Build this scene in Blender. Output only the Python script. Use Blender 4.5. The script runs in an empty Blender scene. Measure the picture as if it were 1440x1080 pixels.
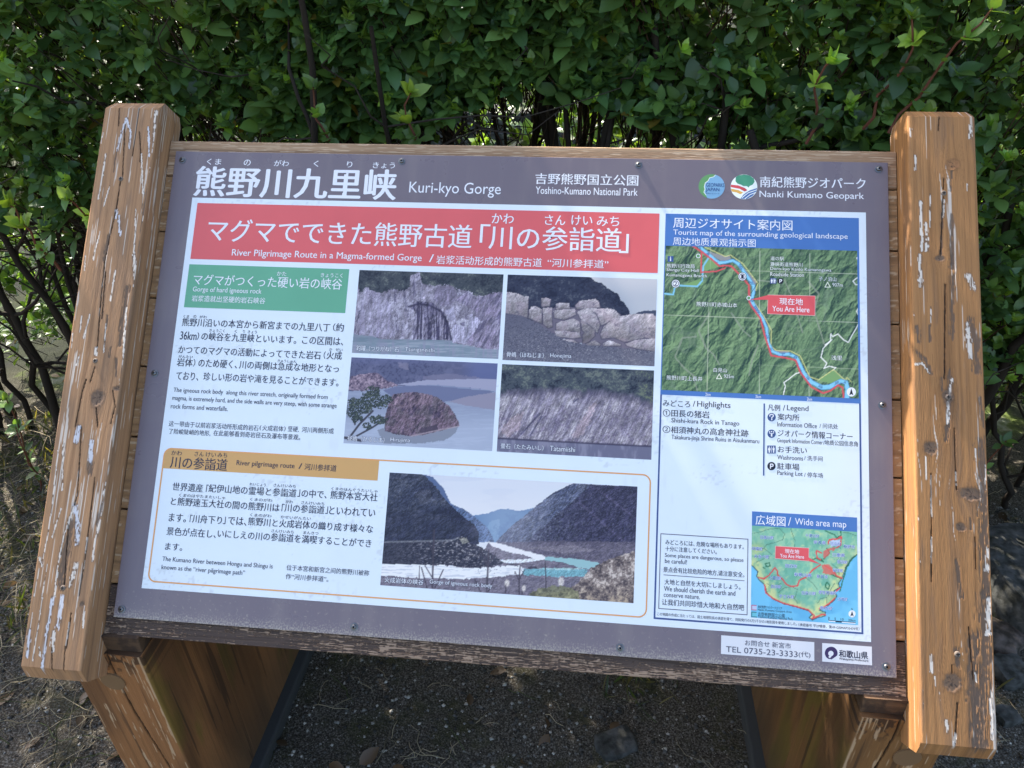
import bpy, math, random
import numpy as np
from mathutils import Matrix, Vector
rng = np.random.default_rng(7)
random.seed(7)
S = bpy.context.scene
COL = S.collection

# ---------------------------------------------------------------- camera, sky, sun
G = 0.95                                   # height of the board centre above the ground
TH = math.radians(50)                      # tilt of the board from the horizontal
CT, ST = math.cos(TH), math.sin(TH)
MB = Matrix(((1, 0, 0, 0), (0, CT, -ST, 0), (0, ST, CT, G), (0, 0, 0, 1)))   # board -> world
RC = np.array([[0.9942994061, 0.0593405628, -0.0885854873],
               [0.0445902741, -0.9860985981, -0.1600664310],
               [-0.0968524569, 0.1552039061, -0.9831232624]])      # board -> camera
CAMB = np.array([0.13601327, -0.18299840, 1.21659601])
FPX = 1087.47                              # focal length in pixels of a 1440 wide frame
cam = bpy.data.cameras.new("camera")
cam.sensor_width = 36; cam.lens = FPX / 1440 * 36
cam.clip_start = 0.02; cam.clip_end = 2000
camo = bpy.data.objects.new("camera", cam); COL.objects.link(camo)
rot = Matrix((tuple(RC[0]), tuple(-RC[1]), tuple(-RC[2]))).transposed().to_4x4()
camo.matrix_world = MB @ Matrix.Translation(Vector(CAMB)) @ rot
S.camera = camo

SUN_BOARD = Vector((-0.50, 0.86, 0.035)).normalized()
SUN = (MB.to_3x3() @ SUN_BOARD).normalized()
elev = math.asin(SUN.z); azim = math.atan2(SUN.x, SUN.y)
world = bpy.data.worlds.new("World"); S.world = world; world.use_nodes = True
wn = world.node_tree; bg = wn.nodes["Background"]
sky = wn.nodes.new("ShaderNodeTexSky"); sky.sky_type = 'NISHITA'; sky.sun_disc = False
sky.sun_elevation = elev; sky.sun_rotation = azim
sky.air_density = 1.0; sky.dust_density = 3.0; sky.ozone_density = 1.0
wn.links.new(sky.outputs[0], bg.inputs[0]); bg.inputs[1].default_value = 0.12
sl = bpy.data.lights.new("sun", 'SUN'); sl.energy = 4.0; sl.angle = math.radians(0.5); sl.color = (1, .93, .82)
so = bpy.data.objects.new("sun", sl); COL.objects.link(so)
so.rotation_euler = SUN.to_track_quat('Z', 'Y').to_euler()
S.view_settings.view_transform = 'Standard'; S.view_settings.look = 'None'
S.view_settings.exposure = 1.95; S.view_settings.gamma = 1.0

# ---------------------------------------------------------------- helpers
def tag(o, label=None, cat=None, group=None, kind=None):
    if label: o["label"] = label
    if cat: o["category"] = cat
    if group: o["group"] = group
    if kind: o["kind"] = kind
    return o

def empty(name, loc=(0, 0, 0)):
    o = bpy.data.objects.new(name, None); COL.objects.link(o); o.location = loc
    o.empty_display_size = 0.1
    return o

def link(name, me, mat, parent=None, basis=None):
    o = bpy.data.objects.new(name, me); COL.objects.link(o)
    if mat is not None and not me.materials: me.materials.append(mat)
    if parent is not None: o.parent = parent
    if basis is not None: o.matrix_basis = basis
    return o

def raw_mesh(name, V, loops, starts, totals, smooth=False):
    me = bpy.data.meshes.new(name)
    V = np.asarray(V, np.float32)
    me.vertices.add(len(V)); me.vertices.foreach_set("co", V.ravel())
    me.loops.add(len(loops)); me.loops.foreach_set("vertex_index", np.asarray(loops, np.int32))
    me.polygons.add(len(starts)); me.polygons.foreach_set("loop_start", np.asarray(starts, np.int32))
    if smooth: me.polygons.foreach_set("use_smooth", np.ones(len(starts), bool))
    me.update(calc_edges=True); me.validate()
    return me

def poly_mesh(name, V, F, smooth=False):
    """F: array (n,k) of same-size faces, or a list of such arrays"""
    Fs = F if isinstance(F, list) else [F]
    loops = np.concatenate([np.asarray(f).ravel() for f in Fs])
    tot = np.concatenate([np.full(len(f), np.asarray(f).shape[1]) for f in Fs])
    st = np.concatenate([[0], np.cumsum(tot)[:-1]])
    return raw_mesh(name, V, loops, st, tot, smooth)

def set_col(me, rgb, name="Col"):
    a = me.color_attributes.new(name, 'FLOAT_COLOR', 'POINT')
    c = np.ones((len(me.vertices), 4), np.float32); c[:, :3] = rgb
    a.data.foreach_set("color", c.ravel())

def lin(c):
    c = np.asarray(c, float) / 255
    return np.where(c <= .04045, c / 12.92, ((c + .055) / 1.055) ** 2.4)
WHITE = lin((207, 224, 247))
def alb(c, k=0.80, lift=0.0):
    """colour of the thing itself, from its look next to the white paper on the board"""
    return np.clip(lin(c) / WHITE * k - lift, 0.004, 0.9)

def _h(ix, iy, s):
    n = (ix.astype(np.int64) * 374761393 + iy.astype(np.int64) * 668265263 + s * 1442695041) & 0xffffffff
    n = ((n ^ (n >> 13)) * 1274126177) & 0xffffffff
    n = (n ^ (n >> 16)) & 0xffffffff
    return n / 4294967295.0
def vn(x, y, s=0):
    x = np.asarray(x, float); y = np.asarray(y, float)
    ix = np.floor(x); iy = np.floor(y); fx = x - ix; fy = y - iy
    fx = fx * fx * (3 - 2 * fx); fy = fy * fy * (3 - 2 * fy)
    a = _h(ix, iy, s); b = _h(ix + 1, iy, s); c = _h(ix, iy + 1, s); d = _h(ix + 1, iy + 1, s)
    return (a * (1 - fx) + b * fx) * (1 - fy) + (c * (1 - fx) + d * fx) * fy
def fbm(x, y, s=0, o=4, g=.5):
    t = 0; A = 1; n = 0
    for i in range(o):
        t = t + A * vn(x * 2 ** i, y * 2 ** i, s + i * 17); n += A; A *= g
    return t / n
def sm(a, b, x):
    t = np.clip((x - a) / (b - a), 0, 1); return t * t * (3 - 2 * t)
def mix(a, b, m):
    m = np.asarray(m)[..., None]; return a * (1 - m) + np.asarray(b, float) * m
def inside(X, Y, pts):
    r = np.zeros(X.shape, bool); n = len(pts)
    for i in range(n):
        x0, y0 = pts[i]; x1, y1 = pts[(i + 1) % n]
        if y0 == y1: continue
        c = ((y0 > Y) != (y1 > Y)) & (X < (x1 - x0) * (Y - y0) / (y1 - y0) + x0)
        r ^= c
    return r
def dline(X, Y, pts):
    d = np.full(X.shape, 1e9)
    for (x0, y0), (x1, y1) in zip(pts[:-1], pts[1:]):
        dx, dy = x1 - x0, y1 - y0; L = dx * dx + dy * dy + 1e-9
        t = np.clip(((X - x0) * dx + (Y - y0) * dy) / L, 0, 1)
        d = np.minimum(d, np.hypot(X - x0 - t * dx, Y - y0 - t * dy))
    return d

# measuring: a pixel of the 1440 x 1080 photograph <-> a point of a plane parallel to the board
def px2b(x, y, z=0.0):
    x = np.asarray(x, float); y = np.asarray(y, float)
    d = np.stack([(x - 720) / FPX, (y - 540) / FPX, np.ones_like(x)], -1) @ RC
    s = (z - CAMB[2]) / d[..., 2]
    return (CAMB + d * s[..., None])[..., :2]
def b2px(u, v, z=0.0):
    P = np.stack([u, v, np.full(np.shape(u), z)], -1) - CAMB
    c = P @ RC.T
    return FPX * c[..., 0] / c[..., 2] + 720, FPX * c[..., 1] / c[..., 2] + 540

def nt(mat): return mat.node_tree.nodes, mat.node_tree.links
def principled(name, col=(.5, .5, .5), rough=.5, spec=.5, metal=0):
    m = bpy.data.materials.new(name); m.use_nodes = True
    b = m.node_tree.nodes["Principled BSDF"]
    b.inputs["Base Color"].default_value = (*col, 1); b.inputs["Roughness"].default_value = rough
    b.inputs["Specular IOR Level"].default_value = spec; b.inputs["Metallic"].default_value = metal
    return m
def col_mat(name, rough=.5, spec=.5, bump=0, bscale=300, stretch=(1, 1, 1)):
    m = principled(name, rough=rough, spec=spec); N, L = nt(m); b = N["Principled BSDF"]
    a = N.new("ShaderNodeVertexColor"); a.layer_name = "Col"
    L.new(a.outputs[0], b.inputs["Base Color"])
    if bump:
        tc = N.new("ShaderNodeTexCoord"); mp = N.new("ShaderNodeMapping"); mp.inputs["Scale"].default_value = stretch
        n = N.new("ShaderNodeTexNoise"); n.inputs["Scale"].default_value = bscale; n.inputs["Detail"].default_value = 4
        bp = N.new("ShaderNodeBump"); bp.inputs["Strength"].default_value = bump; bp.inputs["Distance"].default_value = .002
        L.new(tc.outputs["Object"], mp.inputs[0]); L.new(mp.outputs[0], n.inputs[0])
        L.new(n.outputs[0], bp.inputs["Height"]); L.new(bp.outputs[0], b.inputs["Normal"])
    return m

MAT_PRINT = col_mat("printed_laminate", rough=.30, spec=.5)
MAT_WOOD_Y = col_mat("weathered_wood", rough=.72, spec=.3, bump=.35, bscale=60, stretch=(9, 1, 9))
MAT_WOOD_X = col_mat("weathered_plank_wood", rough=.75, spec=.3, bump=.5, bscale=60, stretch=(1, 9, 9))
MAT_STEEL = principled("stainless_steel", (.20, .195, .19), .4, .5, 1.0)
MAT_SCREW = principled("brass_coated_screw", (.20, .155, .12), .7, .3, 0)
MAT_SLOT = principled("dark_recess", (.012, .011, .01), .8, .2)

# ---------------------------------------------------------------- setting: ground sheet
def build_ground():
    xs = np.unique(np.concatenate([np.linspace(-400, -6, 14), np.linspace(-6, -2.6, 30), np.linspace(-2.6, 2.6, 330), np.linspace(2.6, 6, 30), np.linspace(6, 400, 14)]))
    ys = np.unique(np.concatenate([np.linspace(-60, -2, 10), np.linspace(-2, -.4, 20), np.linspace(-.4, 1.7, 150), np.linspace(1.7, 9, 90), np.linspace(9, 500, 24)]))
    X, Y = np.meshgrid(xs, ys)
    near = sm(3.4, 2.2, np.abs(X)) * sm(4.2, 2.5, Y) * sm(-1.8, -.5, Y)
    Z = near * (.018 * (fbm(X * 5, Y * 5, 3) - .5) + .009 * (fbm(X * 45, Y * 45, 5, 3) - .5))
    Z += .35 * sm(4.9, 6.5, Y) * sm(200, 40, Y)          # a low bank beyond the hedge
    ny, nx = X.shape
    idx = np.arange(ny * nx).reshape(ny, nx)
    F = np.stack([idx[:-1, :-1], idx[:-1, 1:], idx[1:, 1:], idx[1:, :-1]], -1).reshape(-1, 4)
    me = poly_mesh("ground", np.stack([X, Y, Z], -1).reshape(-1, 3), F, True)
    m = principled("gravelly_soil", rough=.95, spec=.15); N, L = nt(m); b = N["Principled BSDF"]
    tc = N.new("ShaderNodeTexCoord")
    def noise(sc, det=5, r=.6):
        n = N.new("ShaderNodeTexNoise"); n.inputs["Scale"].default_value = sc; n.inputs["Detail"].default_value = det
        n.inputs["Roughness"].default_value = r; L.new(tc.outputs["Object"], n.inputs[0]); return n
    def ramp(src, stops):
        r = N.new("ShaderNodeValToRGB"); L.new(src, r.inputs[0]); e = r.color_ramp.elements
        while len(e) < len(stops): e.new(.5)
        for el, (p, c) in zip(e, stops): el.position = p; el.color = (*c, 1) if len(c) == 3 else c
        return r
    def mixc(f, a, c):
        x = N.new("ShaderNodeMix"); x.data_type = 'RGBA'
        (L.new(f, x.inputs[0]) if not isinstance(f, float) else None)
        L.new(a, x.inputs[6]); L.new(c, x.inputs[7]); return x.outputs[2]
    soil = ramp(noise(230, 3).outputs[0], [(.3, (.022, .018, .013)), (.5, (.078, .066, .050)), (.72, (.25, .23, .195))])
    moss = ramp(noise(60, 6).outputs[0], [(.35, (.025, .026, .010)), (.65, (.09, .09, .035))])
    mk = ramp(noise(7, 4).outputs[0], [(.5, (0, 0, 0)), (.68, (.75, .75, .75))])
    near_c = mixc(mk.outputs[0], soil.outputs[0], moss.outputs[0])
    far = ramp(noise(2.2, 8).outputs[0], [(.42, (.012, .014, .010)), (.56, (.025, .030, .014)), (.62, (.10, .14, .03)), (.68, (.42, .42, .36))])  # ground beyond the hedge: shade and sunlit spots painted into the colour
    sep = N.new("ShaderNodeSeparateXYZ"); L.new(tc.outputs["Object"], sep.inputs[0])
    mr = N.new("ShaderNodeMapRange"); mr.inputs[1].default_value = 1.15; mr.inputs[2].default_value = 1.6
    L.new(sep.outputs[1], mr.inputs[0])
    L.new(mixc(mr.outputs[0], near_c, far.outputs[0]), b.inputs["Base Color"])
    bp = N.new("ShaderNodeBump"); bp.inputs["Strength"].default_value = .8; bp.inputs["Distance"].default_value = .006
    L.new(noise(260, 3).outputs[0], bp.inputs["Height"]); L.new(bp.outputs[0], b.inputs["Normal"])
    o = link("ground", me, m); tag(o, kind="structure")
    return o
build_ground()
def ground_z(x, y):
    x = np.asarray(x, float); y = np.asarray(y, float)
    near = sm(3.4, 2.2, np.abs(x)) * sm(4.2, 2.5, y) * sm(-1.8, -.5, y)
    return near * (.018 * (fbm(x * 5, y * 5, 3) - .5) + .009 * (fbm(x * 45, y * 45, 5, 3) - .5))

# ---------------------------------------------------------------- timber builder
def timber(name, x0, x1, y0, y1, z0, z1, paint, ny, nf, mat, parent, basis, ch=0.0, r=.003, shape=None):
    """a sawn timber, grain along y; z1 is its front. paint(face,x,y,z,c) -> (rgb, depth of cracks)"""
    pts = []
    fx = np.linspace(x0 + r, x1 - r, nf)
    for x in fx: pts.append((x, z1, 0))
    for a in (30, 60): pts.append((x1 - r + r * math.sin(math.radians(a)), z1 - r + r * math.cos(math.radians(a)), 1))
    ns = max(4, int(nf * (z1 - z0) / (x1 - x0)))
    for z in np.linspace(z1 - r, z0, ns): pts.append((x1, z, 1))
    for x in np.linspace(x1, x0, 5)[1:]: pts.append((x, z0, 2))
    for z in np.linspace(z0, z1 - r, ns)[1:]: pts.append((x0, z, 3))
    for a in (60, 30): pts.append((x0 + r - r * math.sin(math.radians(a)), z1 - r + r * math.cos(math.radians(a)), 3))
    P = np.array(pts); n = len(P)
    ys = np.linspace(y0, y1, ny)
    if ch: ys = np.unique(np.concatenate([[y0, y0 + ch * .3, y0 + ch * .65, y0 + ch], np.linspace(y0 + ch, y1 - ch, ny), [y1 - ch * .65, y1 - ch * .3, y1]]))
    m = len(ys)
    X = np.tile(P[:, 0], (m, 1)); Z = np.tile(P[:, 1], (m, 1)); Fc = np.tile(P[:, 2], (m, 1)).astype(int)
    Y = np.tile(ys[:, None], (1, n))
    if ch:
        e = np.clip(ch - np.minimum(Y - y0, y1 - Y), 0, ch)
        ex = e * .22 * (Y > 0); X = np.clip(X, x0 + ex, x1 - ex); Z = np.minimum(Z, z1 - e)
    per = np.concatenate([[0], np.cumsum(np.hypot(np.diff(P[:, 0]), np.diff(P[:, 1])))])
    c = np.tile(per, (m, 1)) + (x0 + r)
    c = np.where(Fc == 3, c - per[-1] - (x0 + r) + x0, c)
    rgb, dep = paint(Fc, X, Y, Z, c)
    Z = Z - np.where(Fc == 0, dep, 0)
    V = np.stack([X, Y, Z], -1).reshape(-1, 3)
    if shape: V = shape(V)
    idx = np.arange(m * n).reshape(m, n); nx = np.roll(idx, -1, 1)
    F = np.stack([idx[:-1], nx[:-1], nx[1:], idx[1:]], -1).reshape(-1, 4)[:, ::-1]
    loops = np.concatenate([F.ravel(), idx[0], idx[-1][::-1]])
    tot = np.concatenate([np.full(len(F), 4), [n, n]]); st = np.concatenate([[0], np.cumsum(tot)[:-1]])
    me = raw_mesh(name, V, loops, st, tot)
    sm_ = np.zeros(len(st), bool); sm_[:len(F)] = True; me.polygons.foreach_set("use_smooth", sm_)
    set_col(me, rgb.reshape(-1, 3)); me.set_sharp_from_angle(angle=math.radians(38))
    return link(name, me, mat, parent, basis)

FLAKE = alb((200, 203, 205)); FLAKEB = alb((188, 200, 220)); DARK = alb((52, 44, 40)); GREY = alb((112, 100, 92))
def wood_base(a, c, seed, base, hi, lo):
    w = c + .007 * (fbm(a * 2.2, c * 9, seed + 3, 3) - .5)
    rings = fbm(w * 170, a * 1.6, seed, 4, .6)
    fine = vn(w * 1100, a * 16, seed + 5); blot = fbm(a * 6, c * 14, seed + 9, 4)
    col = mix(np.broadcast_to(base, a.shape + (3,)), lo, sm(.50, .80, rings) * .5)
    col = mix(col, hi, sm(.5, .22, rings) * .4)
    col = col * (0.90 + .14 * fine + .22 * (blot - .5))[..., None]
    return col, w

def features(col, dep, A, C, feats, conv, unit, seed):
    """cracks, peeling paint, stains and knots read off the photograph"""
    nz = vn(C * 1300, A * 90, seed); nz2 = vn(C * 500, A * 260, seed + 1)
    for f in feats:
        k = f[0]
        if k == 'k':
            (cx, cy), = conv([f[1]]); rx, ry = f[2] * unit, f[3] * unit
            q = np.hypot((C - cx) / rx, (A - cy) / ry); ang = np.arctan2(A - cy, C - cx)
            q = q * (1 + .5 * (fbm(np.cos(ang) * 1.3 + 9 + cx * 50, np.sin(ang) * 1.3 + cy * 50, seed + 2, 3) - .5)) + .5 * (fbm(C * 420, A * 420, seed + 6, 3) - .5)
            ringm = sm(1.35, 1.1, q) * sm(.9, 1.0, q)
            col = mix(col, f[4] if len(f) > 4 else GREY * .75, sm(1.12, .85, q) * (.45 + .55 * vn(C * 900, A * 900, seed)))
            col = mix(col, DARK, np.clip(ringm * .25 + sm(1.0, .3, q) * sm(.55, .75, vn(ang * 3 + 20, q * 3, seed)) * .9, 0, 1))
            dep = dep + .0008 * sm(1.0, .6, q)
            continue
        w = f[1] * unit * .5; pts = conv(f[2]); d = dline(C, A, pts)
        if k == 'c':
            m = sm(1.2, .5, d / max(w, .0007) + (nz2 - .5) * .7); col = mix(col, DARK * .6, m * .92); dep = dep + .002 * m
            col = mix(col, lin((70, 52, 40)) * .8, sm(4.5, 1, d / max(w, .0007)) * .25)
        elif k == 'g':
            m = sm(1.1, .5, d / w + (nz - .5) * 1.7 + (nz2 - .5) * .6); col = mix(col, GREY * .62, m * .85); dep = dep + .0006 * m
        else:
            w = w * .86; m = sm(1.05, .80, d / w + (nz - .5) * 1.9 + (nz2 - .5) * 1.3 + .5 * (vn(C * 260, A * 60, seed + 4) - .4))
            edge = sm(2.0, 1.0, d / w + (nz - .5) * 1.8)
            col = mix(col, GREY * .6, edge * .7); col = mix(col, FLAKEB if k == 'b' else FLAKE, m * .93)
    return col, dep

def zpts(x0, y0, s, z=.04):
    def conv(pts):
        p = np.array(pts, float); return px2b(x0 + p[:, 0] / s, y0 + p[:, 1] / s, z)
    return conv
UZ = 1 / 4.5 / 865
LEFT = [((0, 130), [
  ('b', 16, [(802, 165), (768, 260), (742, 370)]), ('b', 14, [(800, 165), (826, 250), (820, 350)]), ('c', 5, [(790, 210), (775, 530)]), ('c', 6, [(762, 560), (735, 740), (690, 930), (660, 1080)]),
  ('c', 4, [(755, 90), (750, 210)]), ('c', 5, [(880, 100), (858, 260), (838, 400)]), ('c', 3, [(885, 440), (890, 380), (882, 250)]), ('f', 9, [(670, 390), (650, 520), (622, 670)]), ('b', 12, [(940, 220), (945, 400)]),
  ('f', 9, [(895, 390), (905, 640)]), ('f', 18, [(985, 120), (968, 400), (948, 600)]), ('g', 34, [(960, 560), (915, 720), (895, 950), (880, 1080)]), ('f', 12, [(940, 640), (905, 800), (885, 1080)]),
  ('f', 10, [(860, 740), (855, 900), (845, 1080)]), ('b', 22, [(738, 745), (735, 790)]), ('b', 16, [(750, 780), (760, 900)]), ('f', 7, [(695, 590), (655, 720)]), ('f', 8, [(632, 880), (590, 1060)]), ('g', 18, [(690, 900), (655, 1060)]),
  ('f', 5, [(655, 250), (640, 320)]), ('f', 4, [(600, 570), (570, 740)]), ('g', 14, [(735, 380), (720, 500)])]),
 ((0, 360), [
  ('c', 5, [(665, 20), (640, 250), (615, 580)]), ('c', 4, [(668, 100), (645, 400)]), ('c', 5, [(600, 700), (570, 800)]), ('c', 6, [(545, 780), (520, 860), (475, 1080)]), ('c', 6, [(608, 960), (618, 1080)]), ('c', 4, [(712, 850), (728, 950), (700, 1060)]),
  ('f', 12, [(728, 95), (700, 280)]), ('f', 10, [(570, 370), (528, 520)]), ('f', 8, [(517, 380), (503, 480)]), ('f', 24, [(850, 0), (858, 180), (862, 320)]), ('g', 30, [(810, 200), (770, 420), (760, 560)]), ('f', 14, [(800, 330), (785, 520), (776, 740)]),
  ('f', 18, [(605, 585), (607, 625)]), ('f', 10, [(497, 640), (485, 690)]), ('g', 14, [(680, 380), (655, 600)]), ('f', 7, [(668, 430), (655, 610)]), ('g', 16, [(735, 650), (738, 760)]), ('f', 6, [(458, 490), (452, 580)]), ('f', 6, [(540, 0), (535, 90)]),
  ('k', (617, 900), 46, 54), ('k', (742, 838), 30, 16), ('g', 14, [(700, 580), (690, 640)])]),
 ((0, 600), [
  ('f', 10, [(402, 100), (394, 400)]), ('f', 8, [(366, 150), (332, 480), (300, 700), (262, 880)]), ('f', 9, [(385, 520), (330, 700)]), ('b', 26, [(578, 95), (572, 225)]), ('b', 26, [(500, 0), (480, 95)]), ('b', 26, [(470, 500), (490, 600), (490, 740)]),
  ('g', 60, [(450, 600), (415, 780), (395, 1000)]), ('f', 12, [(465, 510), (400, 700), (362, 900), (345, 1075)]), ('f', 24, [(485, 870), (440, 1010)]), ('f', 26, [(680, 360), (640, 560)]), ('f', 14, [(635, 590), (600, 730), (585, 850)]), ('g', 20, [(690, 380), (610, 620)]),
  ('c', 6, [(515, 0), (490, 430), (468, 500)]), ('c', 4, [(600, 320), (545, 780), (500, 1070)]), ('c', 5, [(432, 620), (405, 1000)]), ('g', 40, [(570, 240), (575, 290)]), ('f', 12, [(250, 830), (265, 880)]), ('f', 6, [(300, 870), (265, 1075)]), ('f', 5, [(250, 900), (215, 1075)]), ('f', 5, [(550, 700), (530, 900)])]),
 ((0, 840), [
  ('b', 18, [(335, 0), (300, 200), (265, 460)]), ('b', 26, [(392, 0), (365, 190)]), ('f', 22, [(342, 220), (330, 335)]), ('f', 8, [(268, 0), (240, 200), (205, 400)]), ('b', 20, [(187, 205), (175, 370)]), ('f', 12, [(535, 380), (528, 480)]), ('f', 7, [(437, 160), (415, 310)]), ('f', 10, [(250, 315), (255, 370)]),
  ('c', 5, [(328, 320), (328, 468)]), ('c', 5, [(412, 310), (400, 478)]), ('c', 5, [(450, 100), (420, 320)]), ('k', (520, 42), 14, 16), ('f', 14, [(575, 0), (550, 280), (530, 480)]), ('f', 10, [(535, 60), (525, 190)]), ('f', 6, [(205, 100), (190, 200)])])]
RIGHT = [((1120, 130), [
  ('f', 9, [(714, 250), (712, 600), (716, 1080)]), ('f', 12, [(750, 400), (756, 490)]), ('f', 18, [(785, 690), (797, 1000)]), ('f', 6, [(845, 640), (845, 850)]), ('g', 16, [(930, 680), (922, 840), (915, 1020)]), ('f', 10, [(935, 680), (928, 790)]), ('g', 16, [(982, 500), (976, 620)]), ('g', 22, [(980, 770), (986, 1080)]),
  ('f', 16, [(820, 830), (825, 1000)]), ('f', 18, [(1098, 215), (1096, 285)]), ('c', 5, [(905, 150), (897, 240)]), ('c', 6, [(932, 545), (930, 610)]), ('c', 6, [(930, 660), (912, 1030)]), ('k', (988, 457), 34, 32, alb((140, 106, 76))), ('f', 16, [(716, 235), (716, 275)]), ('k', (910, 1050), 26, 20), ('f', 5, [(1080, 580), (1080, 620)])]),
 ((1120, 360), [
  ('c', 8, [(942, 180), (940, 470), (938, 775)]), ('g', 26, [(990, 0), (988, 75)]), ('g', 26, [(990, 130), (985, 520)]), ('f', 20, [(780, 0), (786, 190)]), ('f', 10, [(725, 20), (733, 300), (738, 480)]), ('f', 30, [(1085, 130), (1125, 200)]), ('g', 44, [(1100, 400), (1140, 550), (1145, 730)]), ('f', 26, [(1078, 430), (1105, 640)]),
  ('g', 24, [(760, 450), (775, 540)]), ('g', 16, [(845, 440), (842, 540)]), ('g', 26, [(755, 600), (820, 660), (850, 740)]), ('f', 14, [(725, 690), (800, 680), (840, 740)]), ('f', 26, [(708, 600), (722, 1080)]), ('g', 18, [(972, 720), (965, 1080)]), ('f', 14, [(985, 780), (960, 940), (958, 1060)]), ('g', 28, [(1165, 900), (1188, 1080)]), ('f', 6, [(850, 320), (850, 420)]), ('g', 14, [(920, 770), (925, 850)]), ('k', (960, 890), 30, 40)]),
 ((1120, 600), [
  ('k', (855, 140), 42, 38), ('k', (1110, 430), 62, 36), ('g', 22, [(955, 0), (950, 85)]), ('c', 6, [(1000, 10), (1005, 200), (1014, 400)]), ('f', 6, [(1010, 290), (1014, 370)]), ('c', 6, [(853, 300), (855, 980)]), ('f', 7, [(852, 310), (857, 580)]), ('f', 7, [(855, 700), (855, 860)]), ('f', 7, [(820, 190), (822, 330)]),
  ('g', 60, [(1172, 100), (1192, 400), (1190, 760), (1212, 1080)]), ('f', 18, [(1205, 130), (1215, 520)]), ('f', 26, [(1215, 780), (1212, 900)]), ('f', 30, [(720, 0), (728, 220)]), ('f', 15, [(735, 240), (758, 520), (760, 760)]), ('f', 26, [(765, 850), (750, 1080)]), ('g', 18, [(1012, 850), (1048, 1080)]), ('k', (1042, 640), 26, 26), ('g', 12, [(1100, 580), (1105, 650)]), ('f', 9, [(1135, 140), (1138, 220)]), ('c', 4, [(1130, 700), (1135, 900)])]),
 ((1120, 840), [
  ('g', 80, [(1210, 0), (1190, 400), (1165, 940)]), ('g', 60, [(1120, 250), (1130, 700), (1135, 930)]), ('f', 26, [(1222, 0), (1212, 230)]), ('f', 16, [(1230, 600), (1240, 900)]), ('c', 6, [(1090, 190), (1120, 520)]), ('c', 8, [(1020, 670), (1003, 940)]), ('f', 14, [(1006, 870), (998, 945)]), ('k', (988, 540), 46, 52), ('f', 18, [(854, 370), (855, 470)]),
  ('f', 26, [(752, 40), (772, 260)]), ('f', 12, [(780, 300), (785, 470)]), ('f', 14, [(788, 590), (788, 700)]), ('f', 34, [(775, 680), (755, 930)]), ('f', 18, [(945, 780), (955, 850)]), ('c', 5, [(985, 430), (985, 480)]), ('g', 30, [(1015, 330), (1020, 430)]), ('f', 8, [(875, 500), (880, 560)]), ('f', 9, [(1130, 480), (1140, 540)])])]

def post_paint(feats, seed, base, hi, lo, side):
    kn = [(zpts(o[0], o[1], 4.5)([f[1]])[0], f[2] * UZ, f[3] * UZ) for (o, fs) in feats for f in fs if f[0] == 'k']
    def paint(F, X, Y, Z, c):
        cw = c.copy(); kd = np.zeros(c.shape)
        for (p, rx, ry) in kn:
            q = np.hypot((c - p[0]) / (rx * 1.9), (Y - p[1]) / (ry * 3.2)); g_ = np.exp(-q * q * 1.4) * (F == 0)
            cw = cw - (c - p[0]) * g_ * .78; kd = np.maximum(kd, np.exp(-q * q * 3) * (F == 0))
        col, w = wood_base(Y, cw, seed, base, hi, lo)
        col = mix(col, lo, kd * .45 * sm(.35, .6, vn(w * 900, Y * 20, seed + 50)))
        dep = np.zeros(X.shape)
        fl = fbm(w * 420, Y * 9, seed + 21, 3); pm = fbm(w * 30, Y * 5, seed + 22, 3)
        wg = fbm(w * 60, Y * 7, seed + 40, 4, .6); fg = vn(w * 1400, Y * 40, seed + 41); col = mix(col, GREY * .72, sm(.52, .72, wg) * (.25 + .4 * fg) * .75)
        col = mix(col, GREY * .8, sm(.64, .76, fl) * sm(.50, .66, pm) * .5)
        col = mix(col, FLAKE, sm(.735, .775, fl + .25 * (pm - .5)) * .7)
        fine = vn(w * 1500, Y * 5, seed + 33); pin = fbm(w * 900, Y * 3, seed + 35, 2); col = col * (1 + (.16 if side > 0 else .07) * (pin - .5) * 2)[..., None]; col = mix(col, lo, sm(.66, .8, pin) * (.5 if side > 0 else .2))
        col = mix(col, lo * .5, (fine > .88) * .22)
        if F.shape:
            fm = (F == 0)
            C2, D2 = col.copy(), dep.copy()
            for (o, fs) in feats: C2, D2 = features(C2, D2, Y, X, fs, zpts(o[0], o[1], 4.5), UZ, seed)
            col = np.where(fm[..., None], C2, col); dep = np.where(fm, D2, dep)
        return col, dep
    return paint

# ---------------------------------------------------------------- the sign
board = empty("information_board")
tag(board, "large weathered wooden interpretive board with a printed panel about a river gorge", "information board")

def cross_screw(name, u, v, z, r, parent, basis, mat):
    V, F4, F3 = [], [], []
    n = 20
    prof = [(r, -.002), (r, .0006), (r * .92, .0013), (r * .6, .0019), (r * .3, .0021)]
    for (rr, zz) in prof:
        for i in range(n):
            a = 2 * math.pi * i / n; V.append((u + rr * math.cos(a), v + rr * math.sin(a), z + zz))
    for k in range(len(prof) - 1):
        for i in range(n):
            j = (i + 1) % n; F4.append((k * n + i, k * n + j, (k + 1) * n + j, (k + 1) * n + i))
    F = [tuple(f) for f in F4] + [tuple((len(prof) - 1) * n + i for i in range(n))]
    base = len(F)
    for (w, h) in ((r * .62, r * .15), (r * .15, r * .62)):
        b = len(V); e = .0024 if w > h else .0025
        V += [(u - w, v - h, z + e), (u + w, v - h, z + e), (u + w, v + h, z + e), (u - w, v + h, z + e)]; F.append((b, b + 1, b + 2, b + 3))
    me = bpy.data.meshes.new(name); me.from_pydata(V, [], F); me.materials.append(mat); me.materials.append(MAT_SLOT)
    for i, p in enumerate(me.polygons): p.material_index = 1 if i >= base else 0; p.use_smooth = i < base - 1
    return link(name, me, None, parent, basis)

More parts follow.
